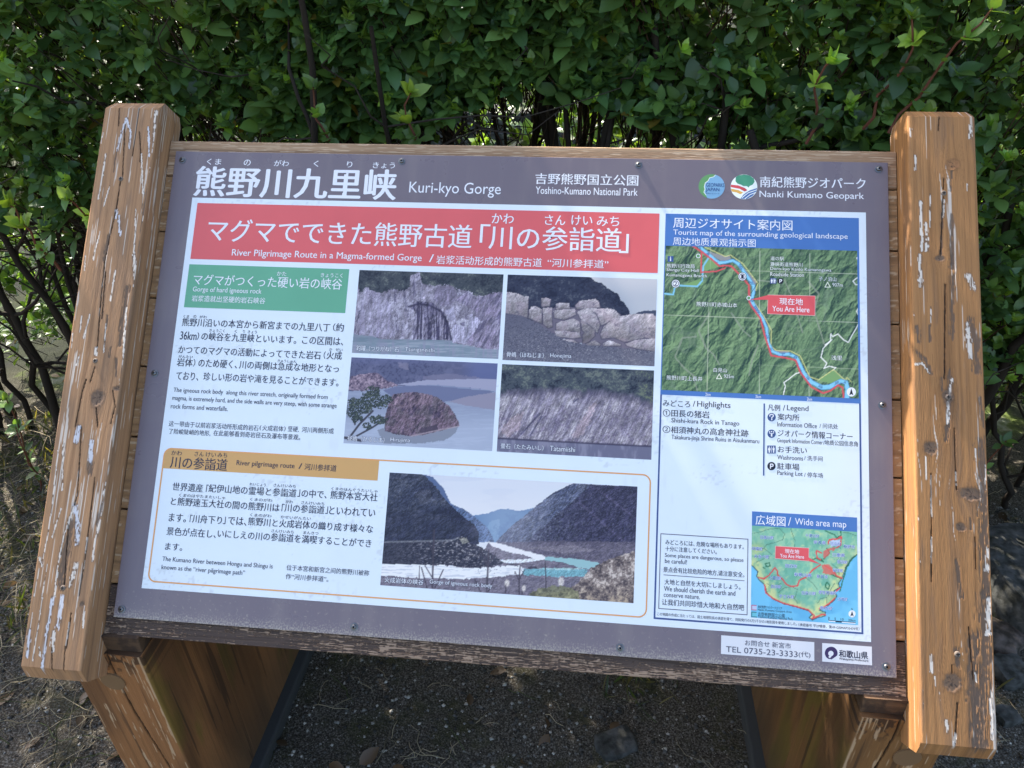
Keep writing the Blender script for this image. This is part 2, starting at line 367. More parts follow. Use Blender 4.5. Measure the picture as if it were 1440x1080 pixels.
LB, LH, LL = alb((152, 124, 97)), alb((170, 142, 114)), alb((104, 82, 62))
RB, RH, RL = alb((147, 113, 76)), alb((164, 128, 88)), alb((100, 74, 48))
postL = timber("side_post", -.7155, -.6155, -.492, .474, -.030, .040, post_paint(LEFT, 11, LB, LH, LL, -1), 820, 92, MAT_WOOD_Y, board, MB, ch=.020, r=.003)
postR = timber("side_post", .6155, .7155, -.490, .472, -.030, .040, post_paint(RIGHT, 41, RB, RH, RL, 1), 820, 92, MAT_WOOD_Y, board, MB, ch=.018, r=.003)
tag(postL, "left side post with bluish white peeling paint"); tag(postR, "right side post with dark stained right edge")
for post, sx, lst in ((postL, 0, [(0, 130, 765, 547), (0, 360, 603, 662), (0, 600, 398, 1020)]), (postR, 1, [(1120, 130, 930, 637), (1120, 360, 960, 893), (1120, 840, 1018, 360)])):
    for (x0, y0, zx, zy) in lst:
        u, v = px2b(x0 + zx / 4.5, y0 + zy / 4.5, .04)
        cross_screw("screw", u, v, .0395, .0042, post, None, MAT_SCREW)

# planks behind the panel
def plank_paint(seed, kind):
    def paint(F, X, Y, Z, c):
        if kind == 'bottom':
            col, w = wood_base(Y, c, seed, alb((70, 62, 60)), alb((92, 80, 74)), alb((44, 39, 40)))
            f1 = fbm(w * 1500, Y * 75, seed + 4, 3); pm = fbm(Y * 9, w * 60, seed + 6, 4)
            brk = vn(Y * 400, w * 200, seed + 7)
            m = sm(.58, .66, f1 + .7 * (pm - .5) + .2 * (brk - .5))
            col = mix(col, alb((150, 136, 124)), m * .8); col = mix(col, DARK, sm(.62, .72, vn(w * 700, Y * 20, seed + 8)) * .6 * (1 - m))
            dep = .0012 * (1 - m)
            return col, dep
        if kind == 'top':
            col, w = wood_base(Y, c, seed, alb((138, 118, 98)), alb((162, 146, 126)), alb((88, 74, 62)))
            f1 = fbm(w * 900, Y * 30, seed + 4, 3); pm = fbm(Y * 5, w * 20, seed + 6, 4)
            col = mix(col, alb((178, 166, 150)), sm(.52, .64, f1 + .4 * (pm - .5)) * .8)
            col = mix(col, DARK, sm(.60, .72, pm + .3 * (f1 - .5)) * .75)
            return col, np.zeros(X.shape)
        col, w = wood_base(Y, c, seed, alb((136, 112, 84)), alb((152, 128, 98)), alb((88, 70, 52)))
        f1 = fbm(w * 260, Y * 60, seed + 4, 3)
        col = mix(col, alb((180, 172, 156)), sm(.66, .74, f1) * .55); col = mix(col, GREY * .7, sm(.58, .64, f1) * sm(.70, .64, f1) * .3)
        return col, np.zeros(X.shape)
    return paint
RZ = Matrix.Rotation(math.radians(-90), 4, 'Z')       # grain along the board's width
edges = [-.4255, -.345, -.226, -.107, .012, .131, .250, .352, .4185]
for i in range(len(edges) - 1):
    kind = 'bottom' if i == 0 else 'top' if i == len(edges) - 2 else 'mid'
    v0, v1 = edges[i] + .0012, edges[i + 1] - .0012
    p = timber("backing_plank", v0, v1, -.614, .614, -.028, -.004, plank_paint(60 + 7 * i, kind), 1300 if kind != 'mid' else 420, 150 if kind == 'bottom' else 60, MAT_WOOD_Y, board, MB @ RZ.inverted(), ch=0, r=.0025)
    if kind == 'bottom': tag(p, "dark weathered bottom plank with flaking paint")

# legs
def pxw(x, y, axis, val):
    """pixel of the photograph -> world point on the plane axis = val"""
    d = np.array([(x - 720) / FPX, (y - 540) / FPX, 1.0]) @ RC
    c = CAMB
    M3 = np.array(MB.to_3x3()); d = M3 @ d; c = M3 @ c + np.array([0, 0, G])
    return c + d * ((val - c[axis]) / d[axis])
LEGTOP = .592
def leg_shape(sgn, yc):
    def shape(V):                                       # local x: thickness, y: height, z: depth (front is +z) -> world
        W = np.stack([V[:, 0], -V[:, 2], V[:, 1]], -1)
        W[:, 1] += (LEGTOP - W[:, 2]) * .05
        lim = np.where(W[:, 1] < -.262, LEGTOP, G + (-.030 + ST * W[:, 1]) / CT)
        W[:, 2] = np.minimum(W[:, 2], lim)
        return W
    return shape
def leg_paint(seed, left, first):
    b, h, l = (alb((134, 98, 66)), alb((150, 112, 76)), alb((100, 72, 48))) if left else (alb((118, 90, 58)), alb((138, 108, 72)), alb((86, 64, 40)))
    def paint(F, X, Y, Z, c):
        col, w = wood_base(Y, c, seed, b, h, l)
        dep = np.zeros(X.shape)
        # green algae and grey bloom on the inner faces
        inner = (F == (1 if left else 3))
        al = fbm(c * 12, Y * 5, seed + 3, 4)
        col = np.where(inner[..., None], mix(col, alb((98, 96, 40)), sm(.5, .68, al) * .6), col)
        dm = fbm(c * 10 + 3, Y * 2.2, seed + 30, 4); col = mix(col, alb((58, 46, 36)), sm(.46, .66, dm) * .55); col = mix(col, alb((70, 66, 58)), sm(.26, .04, Y + .1 * (dm - .5)) * .5)
        sc_ = fbm(c * 90, Y * 3, seed + 31, 3); col = mix(col, DARK * .6, sm(.70, .76, sc_) * .6)
        kn = np.hypot((Z + .13) / .012, (Y - .30) / .03)
        if left: col = np.where((inner & (kn < 1.2))[..., None], mix(col, DARK * .4, sm(1.2, .8, kn)), col)
        if first:
            mil = fbm(X * 120, Y * 90, seed + 5, 3); top = sm(LEGTOP - .09, LEGTOP - .005, Y)
            col = mix(col, DARK * .7, sm(.62, .70, mil + .35 * (top - .5)) * .8 * top)
            e = np.abs(X - (-.553 if left else .553))
            fl = fbm(X * 300, Y * 18, seed + 8, 3)
            col = mix(col, alb((176, 160, 138)), sm(.60, .66, fl + .22 * sm(.012, 0, e) * (F == 0) - .10 * sm(0, .05, e) - .9 * (F != 0)) * .75)
            xs = (-.600 + .012 * np.sin(Y * 9)) if left else (.600 + .02 * (Y - .4) + .006 * np.sin(Y * 14))
            d = np.abs(X - xs) + .0016 * (vn(X * 300, Y * 60, seed + 9) - .5)
            m = sm(.0022, .0008, d); col = mix(col, DARK * .5, m * .9); dep = dep + .003 * m
            if not left:
                fl2 = vn(X * 600, Y * 12, seed + 12); col = mix(col, alb((186, 168, 140)), sm(.82, .9, fl2) * .6 * (F == 0))
                q = np.hypot((X - .645) / .024, (Y - .43) / .028); col = mix(col, l, sm(1.08, 1, q) * sm(.92, 1, q) * .8)
        return col, dep
    return paint
def joined(objs, name):
    """several timbers glued into one leg: one mesh"""
    Vs, loops, tot, cols, off = [], [], [], [], 0
    for o in objs:
        me = o.data; n = len(me.vertices)
        v = np.empty(n * 3, np.float32); me.vertices.foreach_get("co", v); Vs.append(v.reshape(-1, 3))
        l = np.empty(len(me.loops), np.int32); me.loops.foreach_get("vertex_index", l); loops.append(l + off)
        t = np.empty(len(me.polygons), np.int32); me.polygons.foreach_get("loop_total", t); tot.append(t)
        c = np.empty(n * 4, np.float32); me.color_attributes["Col"].data.foreach_get("color", c); cols.append(c.reshape(-1, 4)[:, :3]); off += n
    tot = np.concatenate(tot); st = np.concatenate([[0], np.cumsum(tot)[:-1]])
    me = raw_mesh(name, np.concatenate(Vs), np.concatenate(loops), st, tot); set_col(me, np.concatenate(cols))
    me.shade_smooth(); me.set_sharp_from_angle(angle=math.radians(38))
    par = objs[0].parent
    for o in objs:
        m = o.data; bpy.data.objects.remove(o); bpy.data.meshes.remove(m)
    return link(name, me, MAT_WOOD_L, par)
MAT_WOOD_L = col_mat("stained_leg_wood", rough=.7, spec=.3, bump=.4, bscale=50, stretch=(9, 9, 1))
MAT_FOOT = principled("grey_concrete_footing", (.055, .056, .054), .9, .2)
MAT_PLUG = principled("wooden_plug", (.20, .115, .055), .6, .3)
def boxm(name, lo, hi, mat, parent, bev=.002, basis=None):
    (a, b, c), (d, e, f) = lo, hi
    V = [(a, b, c), (d, b, c), (d, e, c), (a, e, c), (a, b, f), (d, b, f), (d, e, f), (a, e, f)]
    F = [(3, 2, 1, 0), (4, 5, 6, 7), (0, 1, 5, 4), (1, 2, 6, 5), (2, 3, 7, 6), (3, 0, 4, 7)]
    me = bpy.data.meshes.new(name); me.from_pydata(V, [], F)
    o = link(name, me, mat, parent, basis)
    if bev:
        md = o.modifiers.new("bevel", 'BEVEL'); md.width = bev; md.segments = 2
    return o
for sgn in (-1, 1):
    xa, xb = sorted((sgn * .553, sgn * .685))
    ts = []
    for k, (ya, yb) in enumerate(((-.284, -.1052), (-.105, .0988), (.099, .30))):
        ts.append(timber("leg", xa, xb, -.02, 1.30 if k else LEGTOP, -yb, -ya, leg_paint(90 + 20 * k + 5 * sgn, sgn < 0, k == 0), 500 if k == 0 else 260, 90 if k == 0 else 30, MAT_WOOD_Y, board, None, r=.004 if k == 0 else .001, shape=leg_shape(sgn, ya)))
    leg = joined(ts, "leg")
    # end block under the bottom plank
    def block_paint(F, X, Y, Z, c, s=sgn):
        col, w = wood_base(X, Y, 140 + s, alb((82, 68, 56)), alb((104, 86, 68)), alb((52, 44, 38)))
        n = fbm(X * 60, Z * 60 + Y * 60, 150 + s, 4); col = mix(col, DARK, sm(.42, .6, n) * .85)
        return col, np.zeros(X.shape)
    timber("end_block", xa + .002, xb - .002, .5928, .6235, .230, .2745, block_paint, 30, 90, MAT_WOOD_Y, leg, None, r=.002, shape=lambda V: np.stack([V[:, 0], -V[:, 2], V[:, 1]], -1))
    xi = sgn * .553
    fa, fb = sorted((sgn * .526, sgn * .70))
    boxm("footing", (fa, -.30, -.05), (fb, .34, .030), MAT_FOOT, leg, .006)
    # wooden plug over the bolt
    pc = pxw(156.3, 963, 1, -.288) if sgn < 0 else np.array([.640, -.288, .505])
    V = [(pc[0], pc[1] - .004, pc[2])]; n = 28
    for i in range(n):
        a = 2 * math.pi * i / n; V.append((pc[0] + .0205 * math.cos(a), -.2864 + (LEGTOP - pc[2] - .0205 * math.sin(a)) * .05, pc[2] + .0205 * math.sin(a)))
    V[0] = (pc[0], -.2864 + (LEGTOP - pc[2]) * .05, pc[2])
    me = bpy.data.meshes.new("wood_plug"); me.from_pydata(V, [], [(0, 1 + (i + 1) % n, 1 + i)[::-1] for i in range(n)])
    pl_ = link("wood_plug", me, MAT_PLUG, leg); md = pl_.modifiers.new("thick", 'SOLIDIFY'); md.thickness = .004; md.offset = -1
# ---------------------------------------------------------------- the printed panel
def panel_material():
    m = principled("brown_grey_laminate", alb((108, 105, 120), .8, .01), .30, .5); N, L = nt(m); b = N["Principled BSDF"]
    tc = N.new("ShaderNodeTexCoord"); sep = N.new("ShaderNodeSeparateXYZ"); L.new(tc.outputs["Object"], sep.inputs[0])
    def noise(sc, det, stretch):
        mp = N.new("ShaderNodeMapping"); mp.inputs["Scale"].default_value = stretch
        n = N.new("ShaderNodeTexNoise"); n.inputs["Scale"].default_value = sc; n.inputs["Detail"].default_value = det
        L.new(tc.outputs["Object"], mp.inputs[0]); L.new(mp.outputs[0], n.inputs[0]); return n.outputs[0]
    def math_(op, a, c):
        x = N.new("ShaderNodeMath"); x.operation = op; x.use_clamp = True
        for i, q in enumerate((a, c)):
            if isinstance(q, (int, float)): x.inputs[i].default_value = q
            else: L.new(q, x.inputs[i])
        return x.outputs[0]
    def mr(src, a, c):
        x = N.new("ShaderNodeMapRange"); x.inputs[1].default_value = a; x.inputs[2].default_value = c; L.new(src, x.inputs[0]); return x.outputs[0]
    low = mr(sep.outputs[1], -.372, -.399)
    chalk = math_('MULTIPLY', low, mr(math_('ADD', noise(420, 4, (1, .8, 1)), math_('MULTIPLY', low, .22)), .58, .82))
    mid = math_('MULTIPLY', mr(sep.outputs[1], -.34, -.38), mr(noise(160, 4, (1, 1, 1)), .60, .72))
    fac = math_('ADD', math_('MULTIPLY', chalk, .75), math_('MULTIPLY', mid, .35))
    sp = mr(noise(420, 2, (1, 1, 1)), .73, .76)
    fac = math_('ADD', fac, math_('MULTIPLY', sp, .12))
    fac = math_('ADD', fac, math_('MULTIPLY', mr(noise(26, 6, (1, .12, 1)), .50, .75), .10)); fac = math_('ADD', fac, math_('MULTIPLY', mr(noise(6, 6, (1, 1, 1)), .5, .8), .10))
    x = N.new("ShaderNodeMix"); x.data_type = 'RGBA'; L.new(fac, x.inputs[0])
    x.inputs[6].default_value = (*alb((108, 105, 120), .8, .01), 1); x.inputs[7].default_value = (*alb((176, 178, 172)), 1)
    L.new(x.outputs[2], b.inputs["Base Color"])
    r = mr(noise(14, 4, (1, 1, 1)), .2, .9)
    y = N.new("ShaderNodeMapRange"); y.inputs[3].default_value = .22; y.inputs[4].default_value = .42; L.new(r, y.inputs[0]); L.new(y.outputs[0], b.inputs["Roughness"])
    return m
HP = .3959
panel = boxm("panel", (-.6, -HP, -.0038), (.6, HP, 0), panel_material(), board, .0008, MB)

MW = 0.0012
def sheet(name, u0, u1, v0, v1, z, res, paint, mat=None, lift=.012, k=.80, rgb_is_albedo=False):
    nx = max(2, int((u1 - u0) / res) + 1); ny = max(2, int((v1 - v0) / res) + 1)
    U, V = np.meshgrid(np.linspace(u0, u1, nx), np.linspace(v0, v1, ny))
    PX, PY = b2px(U, V)
    c = paint(PX, PY)
    idx = np.arange(nx * ny).reshape(ny, nx)
    F = np.stack([idx[:-1, :-1], idx[:-1, 1:], idx[1:, 1:], idx[1:, :-1]], -1).reshape(-1, 4)
    me = poly_mesh(name, np.stack([U, V, np.full(U.shape, z)], -1).reshape(-1, 3), F)
    set_col(me, alb(c.reshape(-1, 3), k, lift))
    return link(name, me, mat or MAT_PRINT, panel)
def rect_px(tl, tr, br, bl):
    p = px2b(*np.array([tl, tr, br, bl], float).T)
    return (p[0, 0] + p[3, 0]) / 2, (p[1, 0] + p[2, 0]) / 2, (p[2, 1] + p[3, 1]) / 2, (p[0, 1] + p[1, 1]) / 2
def flat(c, var=0.0):
    def f(X, Y):
        n = 1 + var * (fbm(X / 40, Y / 40, 5) - .5)
        return np.asarray(c, float) * n[..., None]
    return f
def paper_paint(X, Y):
    c = np.broadcast_to(np.array((208, 229, 251), float), X.shape + (3,)).copy()
    n = fbm(X / 60, Y / 60, 71, 4); c *= (1 + .04 * (n - .5))[..., None]
    sp = vn(X / 3.4, Y / 3.0, 77) * sm(.35, .7, fbm(X / 90, Y / 70, 79, 3))
    c = mix(c, (150, 160, 172), sm(.62, .85, sp) * .22)
    st = vn(X / 5, Y / 26, 80) * fbm(X / 70, Y / 70, 81, 3); c = mix(c, (182, 196, 214), sm(.50, .66, st) * .14)
    return c
u0, u1, v0, v1 = rect_px((271.2, 278), (1217.5, 298.7), (1225, 903.2), (198.4, 826.7))
sheet("white_sheet", u0, u1, v0, v1, .00012, .0022, paper_paint)

RED = (204, 100, 108); GREEN = (98, 168, 146); BLUE = (74, 118, 190); TAN = (194, 160, 108); INK = (52, 54, 76); NAVY = (62, 84, 142); ORANGE = (206, 158, 106); WHT = (215, 229, 250)
def box_px(name, c, *q, z=.0002): return sheet(name, *rect_px(*q), z, .01, flat(c, .05))
box_px("red_banner", RED, (277.5, 285), (928, 300.8), (924.3, 384.5), (268, 363.8))
box_px("green_heading", GREEN, (266.3, 371.3), (491.3, 378.8), (485.5, 440.5), (258.8, 432))

# flat shapes given as outlines in photograph pixels
SPLIT = ('map_mark', 'wide_map_mark', 'legend_symbol', 'round_badge')
def shape_mesh(name, items, z, mat=None, k=.8):
    """items: list of (colour, outline points in photo px)"""
    if name in SPLIT:
        bx = []
        for c, pts in items: p = px2b(*np.array(pts, float).T); bx.append((p[:, 0].min(), p[:, 0].max(), p[:, 1].min(), p[:, 1].max()))
        cl = clusters(bx, .0012)
        if len(cl) > 1:
            for ids in cl: shape_mesh(name, [items[i] for i in sorted(ids)], z, mat, k) if len(cl) > 1 and len(ids) < len(items) else None
            return
    V, F, Cc = [], [], []
    for i, (c, pts) in enumerate(items):
        p = px2b(*np.array(pts, float).T); b = len(V)
        a = np.sum(p[:, 0] * np.roll(p[:, 1], -1) - np.roll(p[:, 0], -1) * p[:, 1])
        if a < 0: p = p[::-1]
        V += [(x, y, z + i * 2e-6) for x, y in p]; F.append(tuple(range(b, b + len(p)))); Cc += [alb(c, k, .012)] * len(p)
    me = bpy.data.meshes.new(name); me.from_pydata(V, [], F); set_col(me, np.array(Cc))
    return link(name, me, mat or MAT_PRINT, panel)
def stroke(pts, w):
    """closed quads along a polyline, width in px"""
    out = []
    for (x0, y0), (x1, y1) in zip(pts[:-1], pts[1:]):
        dx, dy = x1 - x0, y1 - y0; L = math.hypot(dx, dy) + 1e-9; nx, ny = -dy / L * w / 2, dx / L * w / 2
        ex, ey = dx / L * w * .45, dy / L * w * .45
        out.append([(x0 + nx - ex, y0 + ny - ey), (x1 + nx + ex, y1 + ny + ey), (x1 - nx + ex, y1 - ny + ey), (x0 - nx - ex, y0 - ny - ey)])
    return out
def circ(cx, cy, rx, ry=None, n=36, a0=0, a1=360):
    ry = ry or rx
    return [(cx + rx * math.cos(math.radians(a0 + (a1 - a0) * i / n)), cy + ry * math.sin(math.radians(a0 + (a1 - a0) * i / n))) for i in range(n + (a1 - a0 < 360))]
def board_rect_px(u0, u1, v0, v1, r=0, n=6):
    pts = []
    for (cx, cy, a) in ((u1 - r, v1 - r, 0), (u0 + r, v1 - r, 90), (u0 + r, v0 + r, 180), (u1 - r, v0 + r, 270)):
        for i in range(n + 1 if r else 1):
            t = math.radians(a + 90 * i / n); pts.append((cx + r * math.cos(t), cy + r * math.sin(t)))
    x, y = b2px(np.array([p[0] for p in pts]), np.array([p[1] for p in pts])); return list(zip(x, y))
# tan heading and its orange rule
tu0, tu1, tv0, tv1 = rect_px((231, 630.6), (914.4, 667.8), (909, 867.2), (209.2, 818.3))
hu1 = rect_px((231, 630.6), (533.4, 648.3), (531, 675.5), (230.7, 659))
pts = board_rect_px(tu0, hu1[1], hu1[2], tv1, .012)
hd = board_rect_px(tu0, hu1[1], hu1[2], tv1)
a = board_rect_px(tu0, hu1[1], hu1[2], tv1, .012)
shape_mesh("tan_heading", [(TAN, [hd[0]] + a[7:14] + [hd[2], hd[3]])], .0002)
rr = board_rect_px(tu0, tu1, tv0, tv1, .012); rr = rr + rr[:1]
shape_mesh("orange_rule", [(ORANGE, q) for q in stroke(rr, 2.0)], .00025)

# ---------------------------------------------------------------- lettering
MAT_TXT = {}
TEXTS = []
TXT_DARK = {k: 1 for k in ('gorge_text', 'pilgrimage_heading_text', 'pilgrimage_text', 'legend_text', 'notice_text', 'green_heading_lettering', 'banner_lettering')}
def T(group, s, xl, yl, xr, yr, h, bold=0.0, out=0.0):
    TEXTS.append((group, s, xl, yl, xr, yr, h, bold or (.006 if TXT_DARK.get(group) else 0.0), out))
def ZT(group, fr, s, xl, yl, xr, yr, h, bold=0.0, out=0.0):
    x0, y0, k = fr; T(group, s, x0 + xl / k, y0 + yl / k, x0 + xr / k, y0 + yr / k, h, bold, out)
def LINE(group, fr, ax, ay, bx, by, h, segs, bold=0.0, out=0.0):
    """segments of one line of text: heights interpolated along the line"""
    f = lambda x: ay + (by - ay) * (x - ax) / (bx - ax)
    for (s, xa, xb) in segs:
        hh = h * (.9 if s in '「」（）()/' else 1); hh = h * .5 if s == '-' else hh
        ZT(group, fr, s, xa, f(xa), xb, f(xb), hh, bold, out)
A_, B_, C_, D_ = (240, 200, 4), (560, 200, 4), (900, 200, 4), (220, 430, 4.8)
F_, G_, K_, H_ = (200, 620, 4.235), (915, 545, 4.635), (915, 700, 4.645), (910, 730, 9.6)
g = "title_lettering"
ZT(g, A_, "熊野川九里峡", 140, 218, 1268, 241, 42.5, .0071)
for s, a, b, y in (("くま", 205, 285, 110), ("の", 412, 450, 115), ("がわ", 582, 665, 118), ("く", 805, 832, 121), ("り", 992, 1022, 125), ("きょう", 1138, 1262, 130)): ZT(g, A_, s, a, y, b, y, 8.5, .008)
ZT(g, B_, "Kuri-kyo Gorge", 62, 262, 577, 272, 20.5, -.004)
ZT(g, B_, "吉野熊野国立公園", 772, 206, 1350, 213.5, 15.5, .01)
ZT(g, B_, "Yoshino-Kumano National Park", 773, 272, 1347, 279, 10.3, .004)
ZT(g, C_, "南紀熊野ジオパーク", 675, 224, 1268, 232, 15.5, .012)
ZT(g, C_, "Nanki Kumano Geopark", 672, 299, 1260, 305, 12, .004)
g = "banner_lettering"
ZT(g, A_, "マグマでできた熊野古道", 210, 502, 1695, 522, 33, .008)
ZT(g, B_, "「", 462, 514, 515, 514, 26, .008); ZT(g, B_, "川の参詣道", 512, 537, 1255, 548, 34, .008); ZT(g, B_, "」", 1245, 570, 1295, 570, 27, .008)
for s, a, b, y in (("かわ", 527, 650, 430), ("さん", 825, 940, 438), ("けい", 975, 1092, 440), ("みち", 1118, 1243, 445)): ZT(g, B_, s, a, y, b, y, 14, .008)
T(g, "River Pilgrimage Route in a Magma-formed Gorge", 326.3, 356.5, 593, 363.8, 12.3)
ZT(g, B_, "/", 175, 653, 200, 653, 11); ZT(g, B_, "岩浆活动形成的熊野古道", 215, 662, 808, 676, 12.5); ZT(g, B_, "“河川参拝道”", 840, 680, 1182, 684, 12)
g = "green_heading_lettering"
ZT(g, A_, "マグマがつくった硬い岩の峡谷", 130, 775, 965, 796, 15.5, .006)
ZT(g, A_, "かた", 598, 740, 652, 740, 6); ZT(g, A_, "きょうこく", 845, 749, 968, 749, 6)
ZT(g, A_, "Gorge of hard igneous rock", 125, 833, 512, 840, 9); ZT(g, A_, "岩浆造就出坚硬的岩石峡谷", 120, 880, 533, 890, 8.8)
g = "gorge_text"
J = 11.6; bd = .0051
LINE(g, D_, 175, 112, 1265, 147, J, [("熊野川沿いの本宮から新宮までの九里八丁", 175, 1172), ("（", 1193, 1207), ("約", 1212, 1265)], bd)
LINE(g, D_, 162, 200, 1262, 242, J, [("36km", 162, 272), ("）", 276, 288), ("の峡谷を九里峡といいます。", 305, 945), ("この区間は、", 985, 1262)], bd)
LINE(g, D_, 150, 298, 1252, 337, J, [("かつてのマグマの活動によってできた岩石", 150, 1110), ("（", 1130, 1142), ("火成", 1150, 1252)], bd)
LINE(g, D_, 140, 380, 1232, 425, J, [("岩体", 140, 245), ("）", 250, 262), ("のため硬く、", 285, 545), ("川の両側は急成な地形となっ", 560, 1232)], bd)
LINE(g, D_, 135, 472, 1230, 515, J, [("ており、", 135, 285), ("珍しい形の岩や滝を見ることができます。", 318, 1230)], bd)
for s, a, b, y in (("くま", 183, 222, 72), ("の", 250, 270, 73), ("がわ", 292, 340, 75), ("きょうこく", 358, 462, 168), ("く", 528, 545, 172), ("り", 585, 598, 173), ("きょう", 618, 678, 177), ("か", 1167, 1187, 295), ("せい", 1210, 1257, 297), ("がんたい", 150, 247, 343), ("きゅうしゅん", 818, 945, 374)): ZT(g, D_, s, a, y, b, y, 4.2)
ZT(g, D_, "The igneous rock body  along this river stretch, originally formed from", 115, 578, 1157, 613, 8.2); ZT(g, D_, "magma, is extremely hard, and the side walls are very steep, with some strange", 107, 632, 1217, 672, 8.2); ZT(g, D_, "rock forms and waterfalls.", 98, 680, 483, 692, 6.6)
LINE(g, D_, 85, 797, 1197, 845, 8, [("这一带由于以前岩浆活动所形成的岩石", 85, 690), ("(", 697, 708), ("火成岩体", 716, 858), (")", 862, 872), ("坚硬,", 888, 962), ("河川两侧形成", 982, 1197)])
LINE(g, D_, 85, 848, 970, 885, 8, [("了险峻陡峭的地形,", 85, 365), ("在此能够看到奇岩径石及瀑布等景观。", 385, 972)])
g = "pilgrimage_heading_text"
ZT(g, F_, "川の参詣道", 168, 130, 508, 139, 17, .008)
for s, a, b, y in (("かわ", 175, 237, 72), ("さん", 313, 367, 78), ("けい", 380, 440, 82), ("みち", 450, 507, 85)): ZT(g, F_, s, a, y, b, y, 6.5)
ZT(g, F_, "River pilgrimage route", 562, 138, 908, 149, 9.2); ZT(g, F_, "/", 933, 150, 952, 150, 8); ZT(g, F_, "河川参拝道", 967, 155, 1157, 162, 9.2)
g = "pilgrimage_text"
LINE(g, F_, 182, 272, 1402, 335, J, [("世界遺産", 182, 362), ("「", 382, 395), ("紀伊山地の霊場と参詣道", 397, 918), ("」", 925, 940), ("の中で、", 950, 1100), ("熊野本宮大社", 1122, 1402)], bd)
LINE(g, F_, 172, 360, 1388, 428, J, [("と熊野速玉大社の間の熊野川は", 172, 818), ("「", 832, 846), ("川の参詣道", 848, 1085), ("」", 1092, 1106), ("といわれてい", 1115, 1388)], bd)
LINE(g, F_, 160, 455, 1375, 522, J, [("ます。", 160, 262), ("「", 285, 298), ("川舟下り", 300, 475), ("」", 483, 497), ("では、", 512, 622), ("熊野川と火成岩体の織り成す様々な", 632, 1375)], bd)
LINE(g, F_, 147, 537, 1365, 607, J, [("景色が点在し、", 147, 440), ("いにしえの川の参詣道を満喫することができ", 450, 1365)], bd)
ZT(g, F_, "ます。", 138, 628, 240, 634, 10, bd)
for s, a, b, y in (("れいじょう", 640, 737, 260), ("さんけいみち", 783, 915, 267), ("くまのほんぐうたいしゃ", 1127, 1402, 292), ("くまのはやたまたいしゃ", 220, 495, 331), ("くまのがわ", 643, 775, 351), ("かわ", 855, 897, 362), ("さんけいみち", 948, 1085, 371), ("くまのがわ", 643, 770, 443), ("かせいがんたい", 825, 1005, 457), ("さんけいみち", 770, 903, 539), ("まんきつ", 960, 1050, 548)):
    k = .05 * (b - a) / 2; ZT(g, F_, s, a, y - k, b, y + k, 4.4)
ZT(g, F_, "The Kumano River between Hongu and Shingu is", 120, 710, 778, 746, 8.4); ZT(g, F_, "known as the “river pilgrimage path”", 115, 760, 612, 784, 8.4)
ZT(g, F_, "位于本宮和新宮之间的熊野川被称", 860, 755, 1352, 786, 8); ZT(g, F_, "作“河川参拝道”。", 855, 808, 1110, 822, 8)
g = "map_heading_lettering"
ZT(g, C_, "周辺ジオサイト案内図", 187, 454, 857, 467, 15, .006); ZT(g, C_, "Tourist map of the surrounding geological landscape", 187, 512, 1168, 533, 9.6); ZT(g, C_, "周边地质景观指示图", 185, 558, 650, 567, 11)
g = "legend_text"
ZT(g, G_, "みどころ", 80, 102, 257, 107, 9, bd); ZT(g, G_, "/", 275, 105, 290, 106, 8); ZT(g, G_, "Highlights", 303, 113, 520, 120, 10.5)
ZT(g, G_, "田長の猪岩", 135, 168, 382, 176, 10, bd); ZT(g, G_, "Shishi-kura Rock in Tanago", 135, 217, 577, 238, 8.2)
ZT(g, G_, "相須神丸の高倉神社跡", 132, 275, 637, 298, 10, bd); ZT(g, G_, "Takakura-jinja Shrine Ruins in Aisukanmaru", 135, 328, 707, 352, 8.2)
ZT(g, G_, "①", 80, 165, 127, 166, 10); ZT(g, G_, "②", 78, 272, 127, 273, 10)
ZT(g, G_, "凡例", 763, 130, 843, 132, 8.8, bd); ZT(g, G_, "/", 862, 132, 876, 132, 8); ZT(g, G_, "Legend", 888, 137, 1028, 142, 9.8)
ZT(g, G_, "案内所", 827, 190, 968, 196, 9.2, bd); ZT(g, G_, "Information Office", 825, 240, 1083, 249, 6.6); ZT(g, G_, "/ 问讯处", 1100, 250, 1220, 254, 7)
ZT(g, G_, "ジオパーク情報コーナー", 828, 299, 1315, 317, 9.8, bd); ZT(g, G_, "Geopark Information Corner", 825, 350, 1120, 359, 7.6); ZT(g, G_, "/地质公园信息角", 1125, 359, 1350, 367, 7.4)
ZT(g, G_, "お手洗い", 828, 403, 1018, 410, 9.2, bd); ZT(g, G_, "Washrooms", 825, 455, 993, 460, 6.4); ZT(g, G_, "/ 洗手间", 1000, 460, 1120, 464, 7)
ZT(g, G_, "駐車場", 825, 512, 968, 518, 9.4, bd); ZT(g, G_, "Parking Lot", 825, 561, 990, 566, 8); ZT(g, G_, "/ 停车场", 1000, 568, 1122, 573, 7.2)
g = "notice_text"
LINE(g, H_, 248, 308, 1305, 375, 7, [("みどころには、", 248, 640), ("危険な場所もあります。", 665, 1305)], bd); ZT(g, H_, "十分に注意してください。", 245, 398, 940, 440, 7, bd)
ZT(g, H_, "Some places are dangerous, so please", 240, 495, 1300, 557, 7.2); ZT(g, H_, "be careful!", 240, 563, 537, 580, 6.2); ZT(g, H_, "景点会有比较危险的地方,请注意安全。", 220, 683, 1312, 748, 8, bd)
ZT(g, H_, "大地と自然を大切にしましょう。", 235, 843, 1260, 917, 8, bd); ZT(g, H_, "We should cherish the earth and", 228, 938, 1190, 1000, 7); ZT(g, K_, "conserve nature.", 85, 635, 321, 650, 5.2)
ZT(g, K_, "让我们共同珍惜大地和大自然吧", 73, 682, 610, 715, 8.6, bd)
